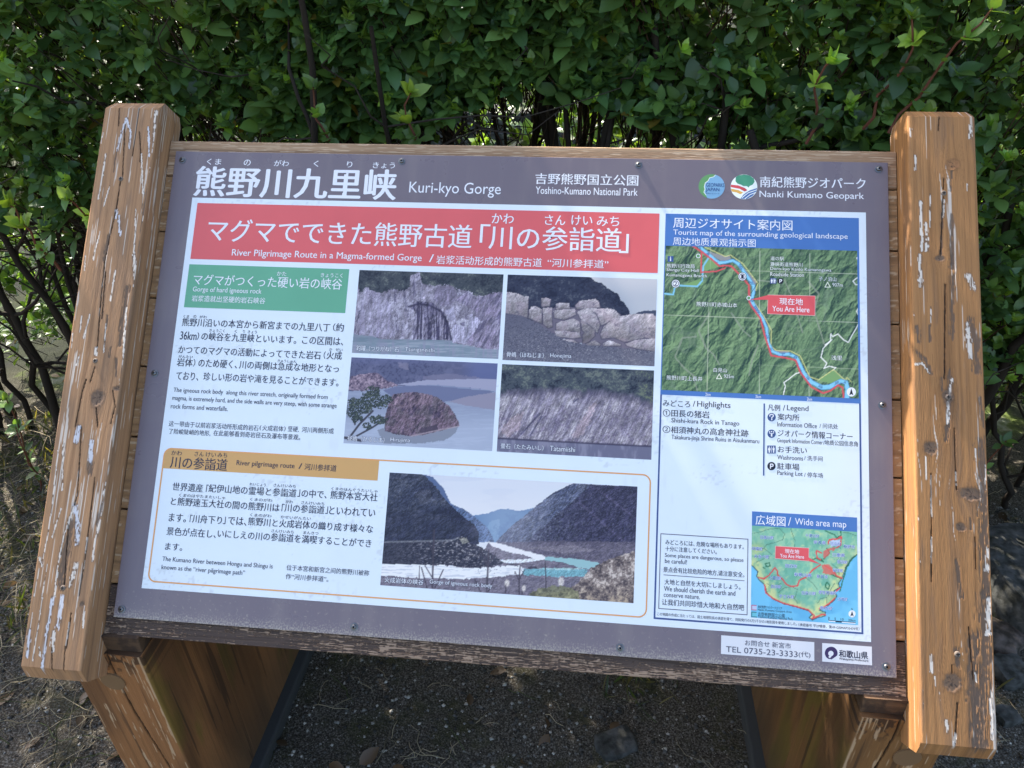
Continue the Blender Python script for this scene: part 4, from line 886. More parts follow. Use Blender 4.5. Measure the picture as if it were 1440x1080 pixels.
def photo_valley(PX, PY):
    X, Y = fr(PX, PY, (520, 640, 3.6)); n = .5 * fbm(X / 9, Y / 9, 91, 4, .65) + .5 * fbm(X / 60, Y / 40, 90, 3); big = fbm(X / 60, Y / 50, 92, 4)
    c = base(X, (203, 215, 233)); c = mix(c, (188, 202, 226), sm(.5, .7, fbm(X / 160, Y / 30, 93, 3)) * .35); c = mix(c, (216, 224, 236), sm(150, 300, Y) * .6)
    far = soft(X, Y, [(500, 320), (530, 304), (590, 296), (660, 274), (700, 272), (760, 282), (830, 266), (830, 440), (500, 440)], 3); c = lay(c, far, (96, 130, 174)); c = mix(c, (128, 164, 200), far * soft(X, Y, [(600, 340), (660, 320), (650, 440), (600, 440)], 10) * .5); c = mix(c, (74, 104, 152), far * sm(.5, .65, n) * .35)
    l2 = soft(X, Y, [(400, 240), (420, 250), (470, 270), (530, 310), (590, 362), (620, 410), (630, 440), (400, 440)], 3); c = lay(c, l2, (88, 108, 146)); c = mix(c, (70, 86, 122), l2 * sm(.5, .66, n) * .6)
    r1 = soft(X, Y, [(640, 440), (660, 415), (720, 355), (780, 310), (850, 250), (930, 190), (1030, 142), (1120, 148), (1380, 160), (1380, 460), (1000, 470), (760, 460)], 4); c = lay(c, r1, (88, 96, 122)); c = mix(c, (64, 72, 100), r1 * sm(.48, .62, n) * .8); c = mix(c, (122, 130, 150), r1 * sm(.56, .7, fbm((X + Y) / 12, (Y - X) / 30, 94, 4)) * .5)
    r2 = soft(X, Y, [(760, 450), (860, 380), (960, 290), (1050, 215), (1120, 150), (1380, 160), (1380, 460), (1000, 465)], 7); c = lay(c, r2, (70, 74, 98)); c = mix(c, (52, 50, 76), r2 * sm(900, 1250, X + .3 * Y) * .7); t2 = fbm(X / 7, Y / 7, 96, 4, .7); c = mix(c, (100, 106, 124), r2 * sm(.52, .70, t2) * (.35 + .5 * sm(1150, 850, X))); c = mix(c, (44, 44, 66), r2 * sm(.48, .36, t2) * .6)
    ray = sm(10, 2, dline(X, Y, [(1060, 240), (1300, 450)])) + sm(8, 2, dline(X, Y, [(1150, 170), (1345, 320)])); c = mix(c, (110, 106, 140), ray * .3 * r2)
    l0 = soft(X, Y, [(240, 94), (275, 98), (320, 112), (372, 165), (400, 225), (430, 280), (300, 300), (240, 200)], 3); c = lay(c, l0, (84, 104, 146))
    l1 = soft(X, Y, [(80, 60), (262, 96), (310, 130), (352, 180), (390, 235), (440, 280), (490, 325), (530, 352), (552, 385), (552, 450), (520, 460), (60, 460)], 6); c = lay(c, l1, (56, 62, 82)); c = mix(c, (84, 90, 106), l1 * sm(.53, .68, n) * .8); c = mix(c, (36, 38, 58), l1 * sm(.47, .36, n) * .7); c = mix(c, (40, 42, 62), l1 * sm(230, 330, Y) * .5); c = mix(c, (104, 108, 124), l1 * soft(X, Y, [(220, 190), (300, 170), (330, 230), (260, 250)], 12) * .35)
    mt = (l1 | r1 | r2 | l2); c = np.where(mt[..., None], c * (.62 + .76 * relief(X, Y, 46, 40, 89, 6, .65))[..., None], c)
    bank = soft(X, Y, [(600, 445), (760, 440), (1000, 440), (1380, 440), (1380, 780), (40, 780), (40, 600), (560, 520)], 4); c = lay(c, bank, (116, 114, 132)); c = mix(c, (92, 90, 110), bank * sm(.5, .66, fbm(X / 30, Y / 8, 95, 4)) * .7)
    c = mix(c, (84, 82, 102), soft(X, Y, [(640, 450), (760, 440), (900, 432), (1380, 442), (1380, 520), (1150, 540), (1000, 520), (860, 500), (760, 478)], 5) * (.4 + .6 * sm(.45, .6, n))); c = mix(c, (138, 136, 150), soft(X, Y, [(800, 470), (1000, 455), (1150, 480), (1000, 500)], 8) * .5)
    far_r = soft(X, Y, [(595, 438), (640, 443), (700, 460), (770, 480), (885, 512), (888, 528), (860, 534), (780, 508), (700, 490), (620, 462)], 5); c = lay(c, far_r, (222, 228, 240))
    c = lay(c, soft(X, Y, [(640, 530), (760, 528), (870, 522), (880, 530), (770, 546), (660, 546)], 2), (220, 228, 238))
    teal = soft(X, Y, [(890, 514), (1000, 522), (1165, 545), (1150, 562), (1110, 575), (1050, 566), (960, 540), (885, 528)], 6); c = lay(c, teal, (142, 186, 198))
    c = lay(c, soft(X, Y, [(770, 580), (880, 572), (1095, 576), (1100, 612), (960, 618), (780, 608)], 7), (112, 164, 182)); c = mix(c, (160, 196, 206), soft(X, Y, [(820, 575), (1000, 570), (1095, 572), (1000, 584)], 2) * .8)
    riv = soft(X, Y, [(40, 552), (200, 553), (360, 558), (520, 574), (660, 562), (760, 560), (782, 575), (770, 600), (640, 616), (500, 626), (300, 624), (40, 610)], 8); c = lay(c, riv, (222, 230, 242)); c = mix(c, (170, 184, 208), riv * sm(.55, .7, fbm(X / 50, Y / 5, 97, 4)) * .6)
    c = mix(c, (60, 58, 74), soft(X, Y, [(800, 565), (840, 562), (848, 574), (805, 576)], 2) * .9); c = mix(c, (70, 68, 84), soft(X, Y, [(700, 545), (760, 552), (740, 560), (690, 556)], 3) * .8)
    lb = soft(X, Y, [(40, 440), (200, 436), (420, 428), (470, 412), (505, 440), (570, 470), (640, 512), (680, 548), (600, 566), (520, 572), (360, 556), (40, 552)], 5); c = lay(c, lb, (58, 60, 76)); r = fbm(X / 10, Y / 6, 98, 4, .65); c = mix(c, (150, 152, 164), lb * sm(.58, .70, r) * sm(60, 400, X) * .85); c = mix(c, (34, 36, 52), lb * sm(.47, .36, r) * .8); c = mix(c, (150, 158, 168), sm(7, 2, dline(X, Y, [(70, 440), (420, 432), (450, 418)])) * .5); c = mix(c, (168, 172, 160), soft(X, Y, [(455, 425), (490, 418), (505, 440), (470, 448)], 4) * .6)
    for q, w in (([(316, 672), (320, 560), (326, 380)], 5), ([(290, 672), (262, 570)], 3), ([(330, 672), (372, 580)], 3), ([(316, 620), (280, 560)], 2.5), ([(320, 500), (300, 440)], 2.5), ([(592, 694), (597, 600), (602, 480)], 4.5), ([(560, 690), (530, 625)], 3), ([(600, 690), (628, 630)], 3), ([(597, 560), (560, 470)], 2.5), ([(600, 560), (640, 490)], 2.5), ([(756, 705), (757, 620), (762, 560)], 3.5), ([(757, 640), (735, 590)], 2.5), ([(757, 630), (785, 580)], 2.5), ([(688, 700), (690, 640)], 3), ([(770, 705), (780, 660)], 3), ([(892, 715), (892, 640), (888, 540)], 3), ([(250, 640), (252, 560)], 2)): c = mix(c, (66, 62, 76), sm(w + 1.5, w * .5, dline(X, Y, q)) * .85)
    tw = (np.abs(fbm(X / 20, Y / 26, 99, 3) - .5) < .012) & (((np.abs(X - 600) < 60) & (Y > 470) & (Y < 600)) | ((np.abs(X - 758) < 36) & (Y > 560) & (Y < 640))); c = mix(c, (80, 74, 88), tw * .6)
    for (cx, cy, rx, ry) in ((695, 648, 16, 24), (780, 675, 14, 22), (968, 640, 18, 26), (955, 700, 10, 20)): c = mix(c, (214, 214, 214), sm(1.1, .5, np.hypot((X - cx) / rx, (Y - cy) / ry) + .8 * (n - .5)) * .8)
    lw = (bank | lb) & ~(riv | teal | far_r); c = np.where(lw[..., None], c * (.7 + .6 * relief(X, Y, 20, 12, 88, 5, .65))[..., None], c)
    bush = soft(X, Y, [(1040, 660), (1090, 605), (1130, 570), (1170, 545), (1230, 520), (1290, 500), (1380, 480), (1380, 780), (800, 780), (820, 700), (960, 690)], 12); b = .55 * fbm(X / 8, Y / 8, 101, 4, .7) + .45 * fbm(X / 36, Y / 36, 102, 3); c = lay(c, bush, (120, 112, 112)); c = mix(c, (204, 200, 200), bush * sm(.50, .64, b) * .9); c = mix(c, (66, 60, 66), bush * sm(.47, .35, b) * .9); c = mix(c, (156, 140, 112), bush * sm(620, 760, Y) * sm(.45, .6, b) * .6)
    yb = soft(X, Y, [(805, 712), (850, 675), (930, 660), (1000, 665), (1060, 690), (1060, 760), (805, 760)], 9); c = mix(c, (122, 128, 98), yb * .75); c = mix(c, (78, 80, 70), yb * sm(.48, .36, b) * .8); c = mix(c, (176, 178, 140), yb * sm(.56, .7, b) * .6)
    g1 = sm(260, 20, np.hypot(X - 700, (Y - 330) * .8)); c = mix(c, (206, 214, 230), g1 * .28)
    return c

RIV = [(290, 20), (350, 70), (400, 112), (440, 142), (485, 138), (530, 126), (570, 150), (600, 195), (640, 250), (672, 300), (668, 350), (655, 395), (690, 455), (728, 510), (758, 580), (768, 680), (800, 740), (850, 762), (910, 758), (960, 782), (985, 830), (1010, 885), (1060, 945), (1130, 982), (1180, 980), (1260, 938), (1295, 950), (1305, 1000), (1300, 1070)]
def tourist_map(PX, PY):
    X, Y = fr(PX, PY, (920, 340, 4.8))
    def hgt(x, y):
        wx = x + 70 * (fbm(x / 150, y / 150, 111, 3) - .5); wy = y + 70 * (fbm(x / 150, y / 150, 113, 3) - .5)
        r = 1 - np.abs(2 * fbm((wx + .55 * wy) / 120, (wy - .4 * wx) / 250, 115, 4, .46) - 1)
        return r + .22 * (1 - np.abs(2 * fbm((wx + .3 * wy) / 52, wy / 70, 117, 3) - 1)) + .10 * (1 - np.abs(2 * fbm(x / 22, y / 26, 118, 3) - 1))
    e = 3.0; h = hgt(X, Y); sx = (hgt(X + e, Y) - h) / e; sy = (hgt(X, Y + e) - h) / e
    shade = np.clip(.5 + 23 * (-.8 * sx - .75 * sy) * -1, 0, 1)
    c = mix(base(X, (62, 90, 72)), (122, 156, 118), sm(.15, .9, shade)); c = mix(c, (34, 58, 58), sm(.30, .05, shade) * .75)
    c = mix(c, (92, 124, 98), sm(.5, .7, fbm(X / 200, Y / 200, 119, 3)) * .35); c = tex(c, np.ones(X.shape), vn(X / 6, Y / 6, 121), .08)
    val = sm(.03, .0, np.abs(fbm(X / 210, Y / 170, 123, 3) - .5)); c = mix(c, (132, 150, 140), val * .3)
    for p in ([(375, 480), (300, 600), (350, 720), (400, 760), (440, 830)], [(280, 640), (190, 650), (140, 780), (200, 850), (260, 900), (290, 1000)], [(700, 260), (790, 270), (880, 260), (940, 400), (1000, 610)], [(1040, 270), (1110, 350), (1080, 470), (1150, 700)], [(520, 480), (600, 600), (650, 640)], [(700, 700), (660, 800), (640, 900)]): c = mix(c, (138, 152, 142), sm(7, 3, dline(X, Y, p) + 5 * (fbm(X / 20, Y / 20, 125, 2) - .5)) * .75)
    for p in ([(340, 125), (380, 110), (435, 170), (330, 200)], [(1105, 932), (1208, 862), (1285, 935), (1180, 955)], [(200, 290), (310, 250), (330, 290), (260, 305)]): c = lay(c, soft(X, Y, p, 3), (116, 158, 108))
    for p in ([(350, 60), (480, 98), (510, 95), (520, 125), (470, 145), (420, 110)], [(590, 160), (690, 270), (680, 300), (640, 230)], [(800, 735), (910, 742), (900, 760), (820, 760)]): c = lay(c, inside(X, Y, p), (136, 142, 150))
    for gx in ((380, 30, 355, 1010), (712, 60, 708, 1040), (1050, 80, 1046, 1050)): c = mix(c, (196, 208, 196), sm(2.6, .8, dline(X, Y, [gx[:2], gx[2:]])) * .7)
    for gy in ((70, 182, 1380, 218), (60, 492, 1380, 545), (50, 802, 1380, 858)): c = mix(c, (196, 208, 196), sm(2.6, .8, dline(X, Y, [gy[:2], gy[2:]])) * .7)
    for p in ([(1382, 548), (1360, 590), (1330, 640), (1310, 680), (1275, 660), (1240, 622), (1205, 640), (1192, 622), (1190, 668), (1155, 695), (1200, 660), (1140, 720), (1125, 780), (1165, 820), (1145, 855), (1180, 840), (1225, 850), (1205, 868)], [(985, 882), (955, 890), (905, 930), (875, 950), (885, 975), (872, 1030)], [(1382, 235), (1340, 265), (1360, 290), (1382, 290)], [(1382, 440), (1366, 470), (1382, 500)], [(1382, 100), (1366, 110), (1382, 125)]): c = mix(c, (226, 232, 238), sm(5, 2, dline(X, Y, p)))
    c = mix(c, (214, 216, 150), sm(4, 1.5, dline(X, Y, [(340, 35), (480, 100), (515, 90), (600, 150), (700, 282), (662, 390), (742, 505), (792, 600), (786, 700), (822, 735), (920, 738), (985, 770), (1050, 912), (1110, 932), (1210, 862), (1290, 938), (1300, 915), (1330, 945)])) * .85)
    c = mix(c, (122, 190, 226), sm(7, 4.5, dline(X, Y, [(60, 350), (128, 356), (140, 305), (170, 295), (290, 302), (325, 262), (330, 165), (372, 100)])))
    w = np.interp(Y, [20, 300, 500, 700, 900, 1000], [9.5, 12, 10, 10, 12, 17]); d = dline(X, Y, RIV); c = mix(c, (78, 128, 186), sm(w + 2, w, d)); c = mix(c, (124, 196, 234), sm(w - 1, w - 4, d + 6 * (fbm(X / 20, Y / 20, 127, 2) - .5))); c = mix(c, (72, 108, 160), (sm(4, 2, np.abs(d - 4)) * (vn(X / 28, Y / 28, 129) > .68)) * .8)
    c = mix(c, (198, 84, 96), sm(7, 4.5, dline(X, Y, [(262, 30), (330, 75), (390, 120), (440, 165), (480, 160), (520, 165), (575, 220), (640, 295), (640, 400), (660, 440), (718, 520), (745, 630), (790, 768), (880, 782), (955, 800), (985, 880), (1060, 980), (1140, 1022), (1190, 1005), (1240, 968), (1272, 985), (1278, 1060)])))
    c = mix(c, (198, 84, 96), sm(6, 3.5, dline(X, Y, [(318, 75), (315, 206), (420, 200), (478, 178)])))
    return c

LANDK = [(640, 432), (668, 448), (700, 482), (692, 512), (708, 535), (745, 570), (760, 622), (800, 662), (868, 692), (960, 716), (1030, 738), (1058, 762), (1035, 782), (1056, 798), (1092, 782), (1140, 772), (1142, 748), (1102, 735), (1160, 702), (1203, 664), (1216, 640), (1196, 610), (1235, 585), (1226, 560), (1252, 520), (1272, 458), (1312, 394), (1352, 368), (1400, 360), (1400, 150), (600, 150)]
def wide_map(PX, PY):
    X, Y = fr(PX, PY, (915, 700, 4.645)); wob = 5 * (fbm(X / 12, Y / 12, 131, 3) - .5)
    land = inside(X + wob, Y + wob, LANDK); d = dline(X, Y, LANDK[:-2])
    h = fbm(X / 60, Y / 60, 133, 5, .6); c = mix(base(X, (112, 178, 162)), (138, 192, 168), sm(.45, .65, h)); c = mix(c, (206, 214, 152), sm(76, 4, d + 90 * (fbm(X / 40, Y / 40, 135, 3) - .5)) * .8); c = mix(c, (190, 210, 160), sm(.60, .74, fbm(X / 30, Y / 26, 137, 4)) * .45); c = mix(c, (86, 160, 142), sm(.52, .7, fbm(X / 26, Y / 40, 139, 4)) * .5)
    c = mix(c, (202, 212, 140), sm(60, 0, np.hypot((X - 690) / 1.4, (Y - 330))) * .6)
    sea = mix(base(X, (98, 178, 228)), (110, 190, 236), sm(.4, .6, fbm(X / 90, Y / 90, 141, 3))); c = np.where(land[..., None], c, sea)
    c = mix(c, (52, 84, 92), sm(4.5, 2, dline(X + wob, Y + wob, LANDK[:-2])) * .95)
    gp = (70, 110, 100)
    for p in ([(655, 235), (720, 222), (770, 205), (840, 200), (875, 235), (860, 275), (820, 290), (760, 305), (740, 330), (790, 370)], [(915, 200), (930, 250), (945, 280), (940, 320)], [(655, 330), (700, 335), (740, 330)], [(690, 420), (740, 400), (770, 380)], [(835, 620), (870, 590), (920, 580), (960, 600), (940, 660), (960, 690)], [(1010, 520), (1060, 560), (1090, 600)], [(1090, 690), (1110, 660), (1150, 650), (1150, 690)], [(1180, 430), (1230, 470), (1230, 500)], [(1240, 330), (1200, 300)], [(1345, 250), (1290, 230), (1250, 225)], [(760, 560), (800, 580), (850, 560)], [(1160, 640), (1180, 590), (1200, 560)]): c = mix(c, gp, sm(3, 1, dline(X + wob, Y + wob, p)) * .75)
    dg = (44, 108, 82)
    for p in ([(1140, 215), (1170, 230), (1200, 240), (1215, 262), (1245, 245), (1240, 215)], [(1040, 410), (1080, 395), (1130, 420), (1115, 400)], [(1150, 550), (1140, 580), (1160, 600), (1168, 570), (1150, 550)], [(750, 430), (775, 425), (780, 445), (755, 450), (750, 430)], [(735, 455), (745, 460)], [(1180, 500), (1210, 515), (1245, 528)], [(1260, 520), (1240, 600), (1235, 612)], [(1150, 330), (1170, 360), (1130, 400)], [(1345, 374), (1316, 398), (1280, 456), (1262, 520)]): c = mix(c, dg, sm(5, 2.5, dline(X + wob, Y + wob, p)) * .95)
    rd = (206, 74, 80)
    for p in ([(705, 520), (740, 530), (775, 505), (810, 455), (828, 480), (830, 505)], [(830, 505), (860, 530), (885, 565), (920, 580), (960, 575), (970, 540), (1010, 520), (1060, 470), (1110, 435)], [(745, 570), (752, 620), (795, 655), (865, 688), (958, 712), (1030, 732)], [(1035, 738), (1068, 770), (1052, 790), (1090, 775), (1120, 760), (1142, 765)], [(1105, 725), (1160, 695), (1205, 655)], [(1110, 405), (1085, 390), (1082, 345), (1115, 360)], [(1160, 300), (1165, 275), (1220, 268), (1245, 255), (1240, 310), (1215, 325)], [(1135, 440), (1180, 470), (1215, 510), (1250, 525)], [(1212, 610), (1236, 590)]): c = mix(c, rd, sm(6, 3.2, dline(X + wob, Y + wob, p)) * .95)
    for p in ([(1120, 440), (1170, 440), (1190, 470), (1215, 500), (1170, 500), (1125, 490)], [(1125, 350), (1160, 330), (1170, 370), (1130, 400)], [(1165, 325), (1220, 318), (1195, 345), (1160, 345)]): c = mix(c, (204, 92, 88), (soft(X, Y, p, 8)) * .75)
    c = mix(c, (176, 196, 240), soft(X, Y, [(1168, 292), (1180, 278), (1236, 275), (1236, 310), (1180, 318)], 3) * .9)
    for (a, b, col, f) in ((658, 700, (170, 70, 110), (176, 196, 232)), (658, 745, (40, 90, 96), (104, 190, 216))):
        q = (X > a) & (X < a + 36) & (Y > b) & (Y < b + 34); c = lay(c, q, col); c = lay(c, (X > a + 4) & (X < a + 32) & (Y > b + 4) & (Y < b + 30), f)
    return c

def photo(name, fn, *q, res=.00115): return sheet(name, *rect_px(*q), .00022, res, fn, lift=.010)
photo("printed_photo", photo_bell, (505.4, 379.4), (708, 386.3), (700.8, 505), (495, 496))
photo("printed_photo", photo_boulders, (714, 387.3), (924.4, 391.5), (920, 514.8), (706.7, 506.5))
photo("printed_photo", photo_island, (494.4, 502.3), (700, 511.3), (691.9, 634.2), (483, 623.3))
photo("printed_photo", photo_columns, (706.3, 512.3), (920, 520.8), (915.6, 646.7), (698.3, 634.8))
photo("printed_photo", photo_valley, (548.3, 664.4), (896.4, 684.4), (890.8, 848.3), (534.4, 822.8))
# right hand column: header, map, strip, frame
hu0, hu1, hv0, hv1 = rect_px((936.3, 300.8), (1208.8, 306.3), (1207, 351.5), (934.5, 346.7))
_, _, sv0, sv1 = rect_px((929.4, 548.3), (1208.4, 560.5), (1208.4, 567.7), (929, 554.7))
_, _, bv0, _ = rect_px((929, 554.7), (1208.4, 567.7), (1214.2, 892.7), (918.2, 869.6))
sheet("map_heading", hu0, hu1, hv0, hv1, .0002, .01, flat(BLUE, .05))
sheet("tourist_map", hu0 + .0015, hu1 - .003, sv1, hv0, .00022, .00115, tourist_map)
def rect_b(a, b, c, d): return board_rect_px(a, b, c, d)
fw = .0026
shape_mesh("map_frame", [(BLUE, rect_b(hu0, hu1, sv0, sv1)), (NAVY, rect_b(hu0, hu0 + fw, bv0, sv0)), (NAVY, rect_b(hu1 - fw, hu1, bv0, sv0)), (NAVY, rect_b(hu0 + fw, hu1 - fw, bv0, bv0 + fw)), (BLUE, rect_b(hu0, hu0 + .0015, sv1, hv0)), (BLUE, rect_b(hu1 - .003, hu1, sv1, hv0))], .0002)
def kz(f, pts): return [(f[0] + x / f[2], f[1] + y / f[2]) for x, y in pts]
wu0, wu1, wv0, wv1 = rect_px(*kz(K_, [(660, 87), (1345, 130), (1357, 835), (656, 778)]))
_, _, wh0, _ = rect_px(*kz(K_, [(660, 87), (1345, 130), (1343, 222), (660, 182)]))
sheet("wide_map_heading", wu0, wu1, wh0, wv1, .0002, .01, flat(BLUE, .05))
sheet("wide_area_map", wu0, wu1, wv0, wh0, .00022, .0011, wide_map)
# rules, notice frame
nb = rect_px(*kz(K_, [(67, 235), (635, 270), (630, 765), (52, 722)]))
nr = rect_b(*nb); nr = nr + nr[:1]
shape_mesh("notice_frame", [((84, 86, 110), q) for q in stroke(nr, 1.1) + stroke(kz(H_, [(225, 752), (1310, 832)]), .9)], .00025)
shape_mesh("legend_rule", [(NAVY, stroke(kz(G_, [(740, 108), (736, 570)]), 2.0)[0])], .00025)
# legend symbols
def icon(f, cx, cy, r): return f[0] + cx / f[2], f[1] + cy / f[2], r / f[2]
NV = (62, 84, 136); items = []
x, y, r = icon(G_, 788, 193, 27); items.append((NV, circ(x, y, r)))
items += [(WHT, q) for q in stroke([(x - 2.6, y - 1.4), (x - 2.2, y - 3.2), (x, y - 4), (x + 2.4, y - 3.0), (x + 2.4, y - 1.2), (x + .4, y + .4), (x + .2, y + 1.8)], 1.3)]; items.append((WHT, circ(x + .2, y + 3.5, .9)))
x, y, r = icon(G_, 788, 301, 27); items.append((NV, circ(x, y, r))); items.append((WHT, [(x - 1, y - .8), (x + 1, y - .8), (x + 1, y + 4), (x - 1, y + 4)])); items += [(WHT, circ(x + a, y + b, .9, n=12)) for a, b in ((-2.8, -2.6), (0, -3), (2.8, -2.6))] + [(WHT, [(x - 3.4, y - 1.6), (x - 1.2, y - .6), (x - 1.2, y + .2), (x - 3.4, y - .6)]), (WHT, [(x + 3.4, y - 1.6), (x + 1.2, y - .6), (x + 1.2, y + .2), (x + 3.4, y - .6)])]
def wash(x, y, w, h):
    o = [(NV, [(x - w, y - h), (x + w, y - h), (x + w, y + h), (x - w, y + h)]), (WHT, [(x - .3, y - h * .8), (x + .3, y - h * .8), (x + .3, y + h * .8), (x - .3, y + h * .8)])]
    for s in (-1, 1):
        cx = x + s * w * .5; o += [(WHT, circ(cx, y - h * .6, h * .17, n=12)), (WHT, [(cx - w * .26, y - h * .36), (cx + w * .26, y - h * .36), (cx + w * (.2 if s > 0 else .3), y + h * .2), (cx + w * .15, y + h * .2), (cx + w * .15, y + h * .8), (cx - w * .15, y + h * .8), (cx - w * .15, y + h * .2), (cx - w * (.2 if s > 0 else .3), y + h * .2)])]
    return o
x, y, r = icon(G_, 787, 404, 27); items += wash(x, y, 6, 5.6)
def park(x, y, r):
    o = [((36, 40, 50), circ(x, y, r))]; k = r / 5.8
    o += [(WHT, [(x - 2 * k, y - 3.4 * k), (x - .7 * k, y - 3.4 * k), (x - .7 * k, y + 3.6 * k), (x - 2 * k, y + 3.6 * k)])]
    arc = [(x - .4 * k, y - 2.8 * k)] + [(x + .6 * k + 1.7 * k * math.cos(math.radians(a)), y - 1.2 * k + 1.6 * k * math.sin(math.radians(a))) for a in range(-90, 100, 30)] + [(x - .4 * k, y + .4 * k)]
    return o + [(WHT, q) for q in stroke(arc, 1.3 * k)]
x, y, r = icon(G_, 787, 512, 27); items += park(x, y, r)
shape_mesh("legend_symbol", items, .0003)
# marks on the tourist map
items = []
def callout(f, pts, col=(202, 88, 98)):
    p = kz(f, pts); return [((226, 190, 196), q) for q in stroke(p + p[:1], 1.0)] + [(col, p)]
items += callout(I_, [(768, 360), (1085, 367), (1083, 497), (765, 485), (768, 392)]); p = kz(I_, [(645, 392), (769, 360), (769, 392)]); items += [((202, 88, 98), p)]
for cx, cy in ((595, 235), (145, 283)):
    x, y, r = icon(I_, cx, cy, 29); items += [((60, 80, 84), circ(x, y, r)), (WHT, circ(x, y, r * .9)), ((60, 70, 84), circ(x, y, r * .72)), (WHT, circ(x, y, r * .58))]
for cx, cy in ((297, 96), (638, 380)):
    x, y, r = icon(I_, cx, cy, 15); items += [(WHT, circ(x, y, r)), ((96, 150, 110), circ(x, y, r * .72))]
x, y, r = icon(I_, 1330, 1014, 31); items += [(WHT, circ(x, y, r)), ((30, 32, 40), [(x, y - r * .8), (x + r * .45, y + r * .75), (x, y + r * .45), (x - r * .45, y + r * .75)])]
for cx, cy in ((438, 910), (1170, 292)):
    x, y, r = icon(I_, cx, cy, 18); t = [(x, y - r), (x + r, y + r * .8), (x - r, y + r * .8), (x, y - r)]; items += [((222, 232, 226), q) for q in stroke(t, 1.0)]
x, y, r = icon(I_, 803, 264, 20); items += wash(x, y, 4.4, 4); x, y, r = icon(I_, 852, 265, 21); items += park(x, y, r)
x, y, r = icon(I_, 110, 116, 20); items += [((56, 84, 150), [(x - 4, y - 4), (x + 4, y - 4), (x + 4, y + 4), (x - 4, y + 4)]), (WHT, [(x - .8, y - 1), (x + .8, y - 1), (x + .8, y + 3), (x - .8, y + 3)]), (WHT, circ(x, y - 2.4, .8, n=10))]
items += [((64, 76, 74), q) for q in stroke(kz(I_, [(655, 345), (700, 275)]), .7)]
shape_mesh("map_mark", items, .0003)
items = callout(W_, [(405, 385), (778, 408), (775, 550), (402, 520)]) + [((202, 88, 98), kz(W_, [(776, 510), (915, 590), (776, 551)]))]
x, y, r = icon(K_, 1315, 758, 23); items += [(WHT, circ(x, y, r)), ((30, 34, 44), [(x, y - r * .85), (x + r * .5, y + r * .8), (x, y + r * .4), (x - r * .5, y + r * .8)])]
items += [((40, 60, 84), q) for q in stroke(kz(K_, [(1163, 800), (1337, 815)]), .9) + stroke(kz(K_, [(1163, 800), (1163, 792)]), .8) + stroke(kz(K_, [(1206, 808), (1248, 812)]), 1.6)] + [(WHT, q) for q in stroke(kz(K_, [(1165, 806), (1204, 809)]), 1.2) + stroke(kz(K_, [(1250, 813), (1335, 820)]), 1.2)]
shape_mesh("wide_map_mark", items, .0003)
# round badges on the heading and the two stickers
x, y = 1000.8, 262.2; rx, ry = 18.4, 17.2; items = [((118, 168, 212), circ(x, y, rx, ry))]
land = circ(x, y, rx, ry, 20, 110, 290); coast = [(x + 5, y - 16), (x + 3, y - 13.6), (x - 3, y - 12), (x - 5, y - 8), (x - 9, y - 5), (x - 10.5, y), (x - 9.5, y + 4), (x - 11, y + 8), (x - 8, y + 12)]
items += [((96, 152, 104), land + coast)] + [((226, 238, 236), q) for q in stroke(coast, .8)]
x, y = 1046.2, 262.8; rx, ry = 18.8, 17.4; items += [((226, 238, 246), circ(x, y, rx, ry))]
crown = [(x - 11.5, y - 13.5), (x - 8, y - 16), (x, y - 17.3), (x + 8, y - 16), (x + 14, y - 11.5), (x + 15, y - 7), (x + 12, y - 3), (x + 8, y - 1.2), (x + 6.5, y + 1), (x + 4, y - 1), (x - 1, y - 1.2), (x - 4, y - 3), (x - 9, y - 4.5), (x - 12, y - 8)]
items += [((76, 150, 126), crown)]
items += [((196, 84, 92), [(x - 18.4, y - 3.2), (x - 8, y - 2), (x + 1, y + 1.5), (x + 5, y + 4.6), (x + 1, y + 6.6), (x - 6, y + 2.8), (x - 18.6, y + .4)]), ((206, 168, 92), [(x - 18.4, y + 2.4), (x - 8, y + 4.6), (x - 1, y + 8), (x - 5, y + 10.5), (x - 10, y + 8), (x - 17.2, y + 6.6)]), ((70, 108, 172), [(x - 5, y + 16.6), (x - 1, y + 11), (x + 8, y + 5), (x + 18.4, y + 1.6), (x + 17.5, y + 6), (x + 12, y + 12.8), (x + 4, y + 17)])]
items += [((226, 238, 246), q) for q in stroke([(x - 2.5, y + 15), (x + 6, y + 8.4), (x + 17.5, y + 4.4)], 1.1) + stroke([(x + 1.5, y + 16.5), (x + 9, y + 10.8), (x + 16.5, y + 7.8)], 1.0)]
shape_mesh("round_badge", items, .0001)
STK = (206, 218, 236)
st1 = rect_px(*kz(S_, [(72, 170), (747, 222), (745, 362), (72, 302)])); st2 = rect_px(*kz(S_, [(803, 226), (1163, 255), (1163, 390), (803, 360)]))
sheet("telephone_sticker", *st1, .00015, .01, flat(STK)); sheet("crest_sticker", *st2, .00015, .01, flat(STK))
x, y, r = icon(S_, 868, 300, 46); items = []
outer = circ(x, y, r, None, 30, 60, 385); inner = circ(x, y + .2, r * .44, None, 24, 75, 370)
items = [((58, 44, 92), [(x + r * .9, y + r * .42), (x + .6, y + r * 1.0), (x - r * .25, y + r * .9)] + [outer[i] for i in range(4, len(outer))]), (STK, circ(x - .4, y + .6, r * .42)), (STK, [(x - r * .45, y + r * .62), (x - r * .1, y + r * .18), (x + r * .15, y + r * .4), (x - r * .2, y + r * .8)])]
shape_mesh("crest", items, .00025)
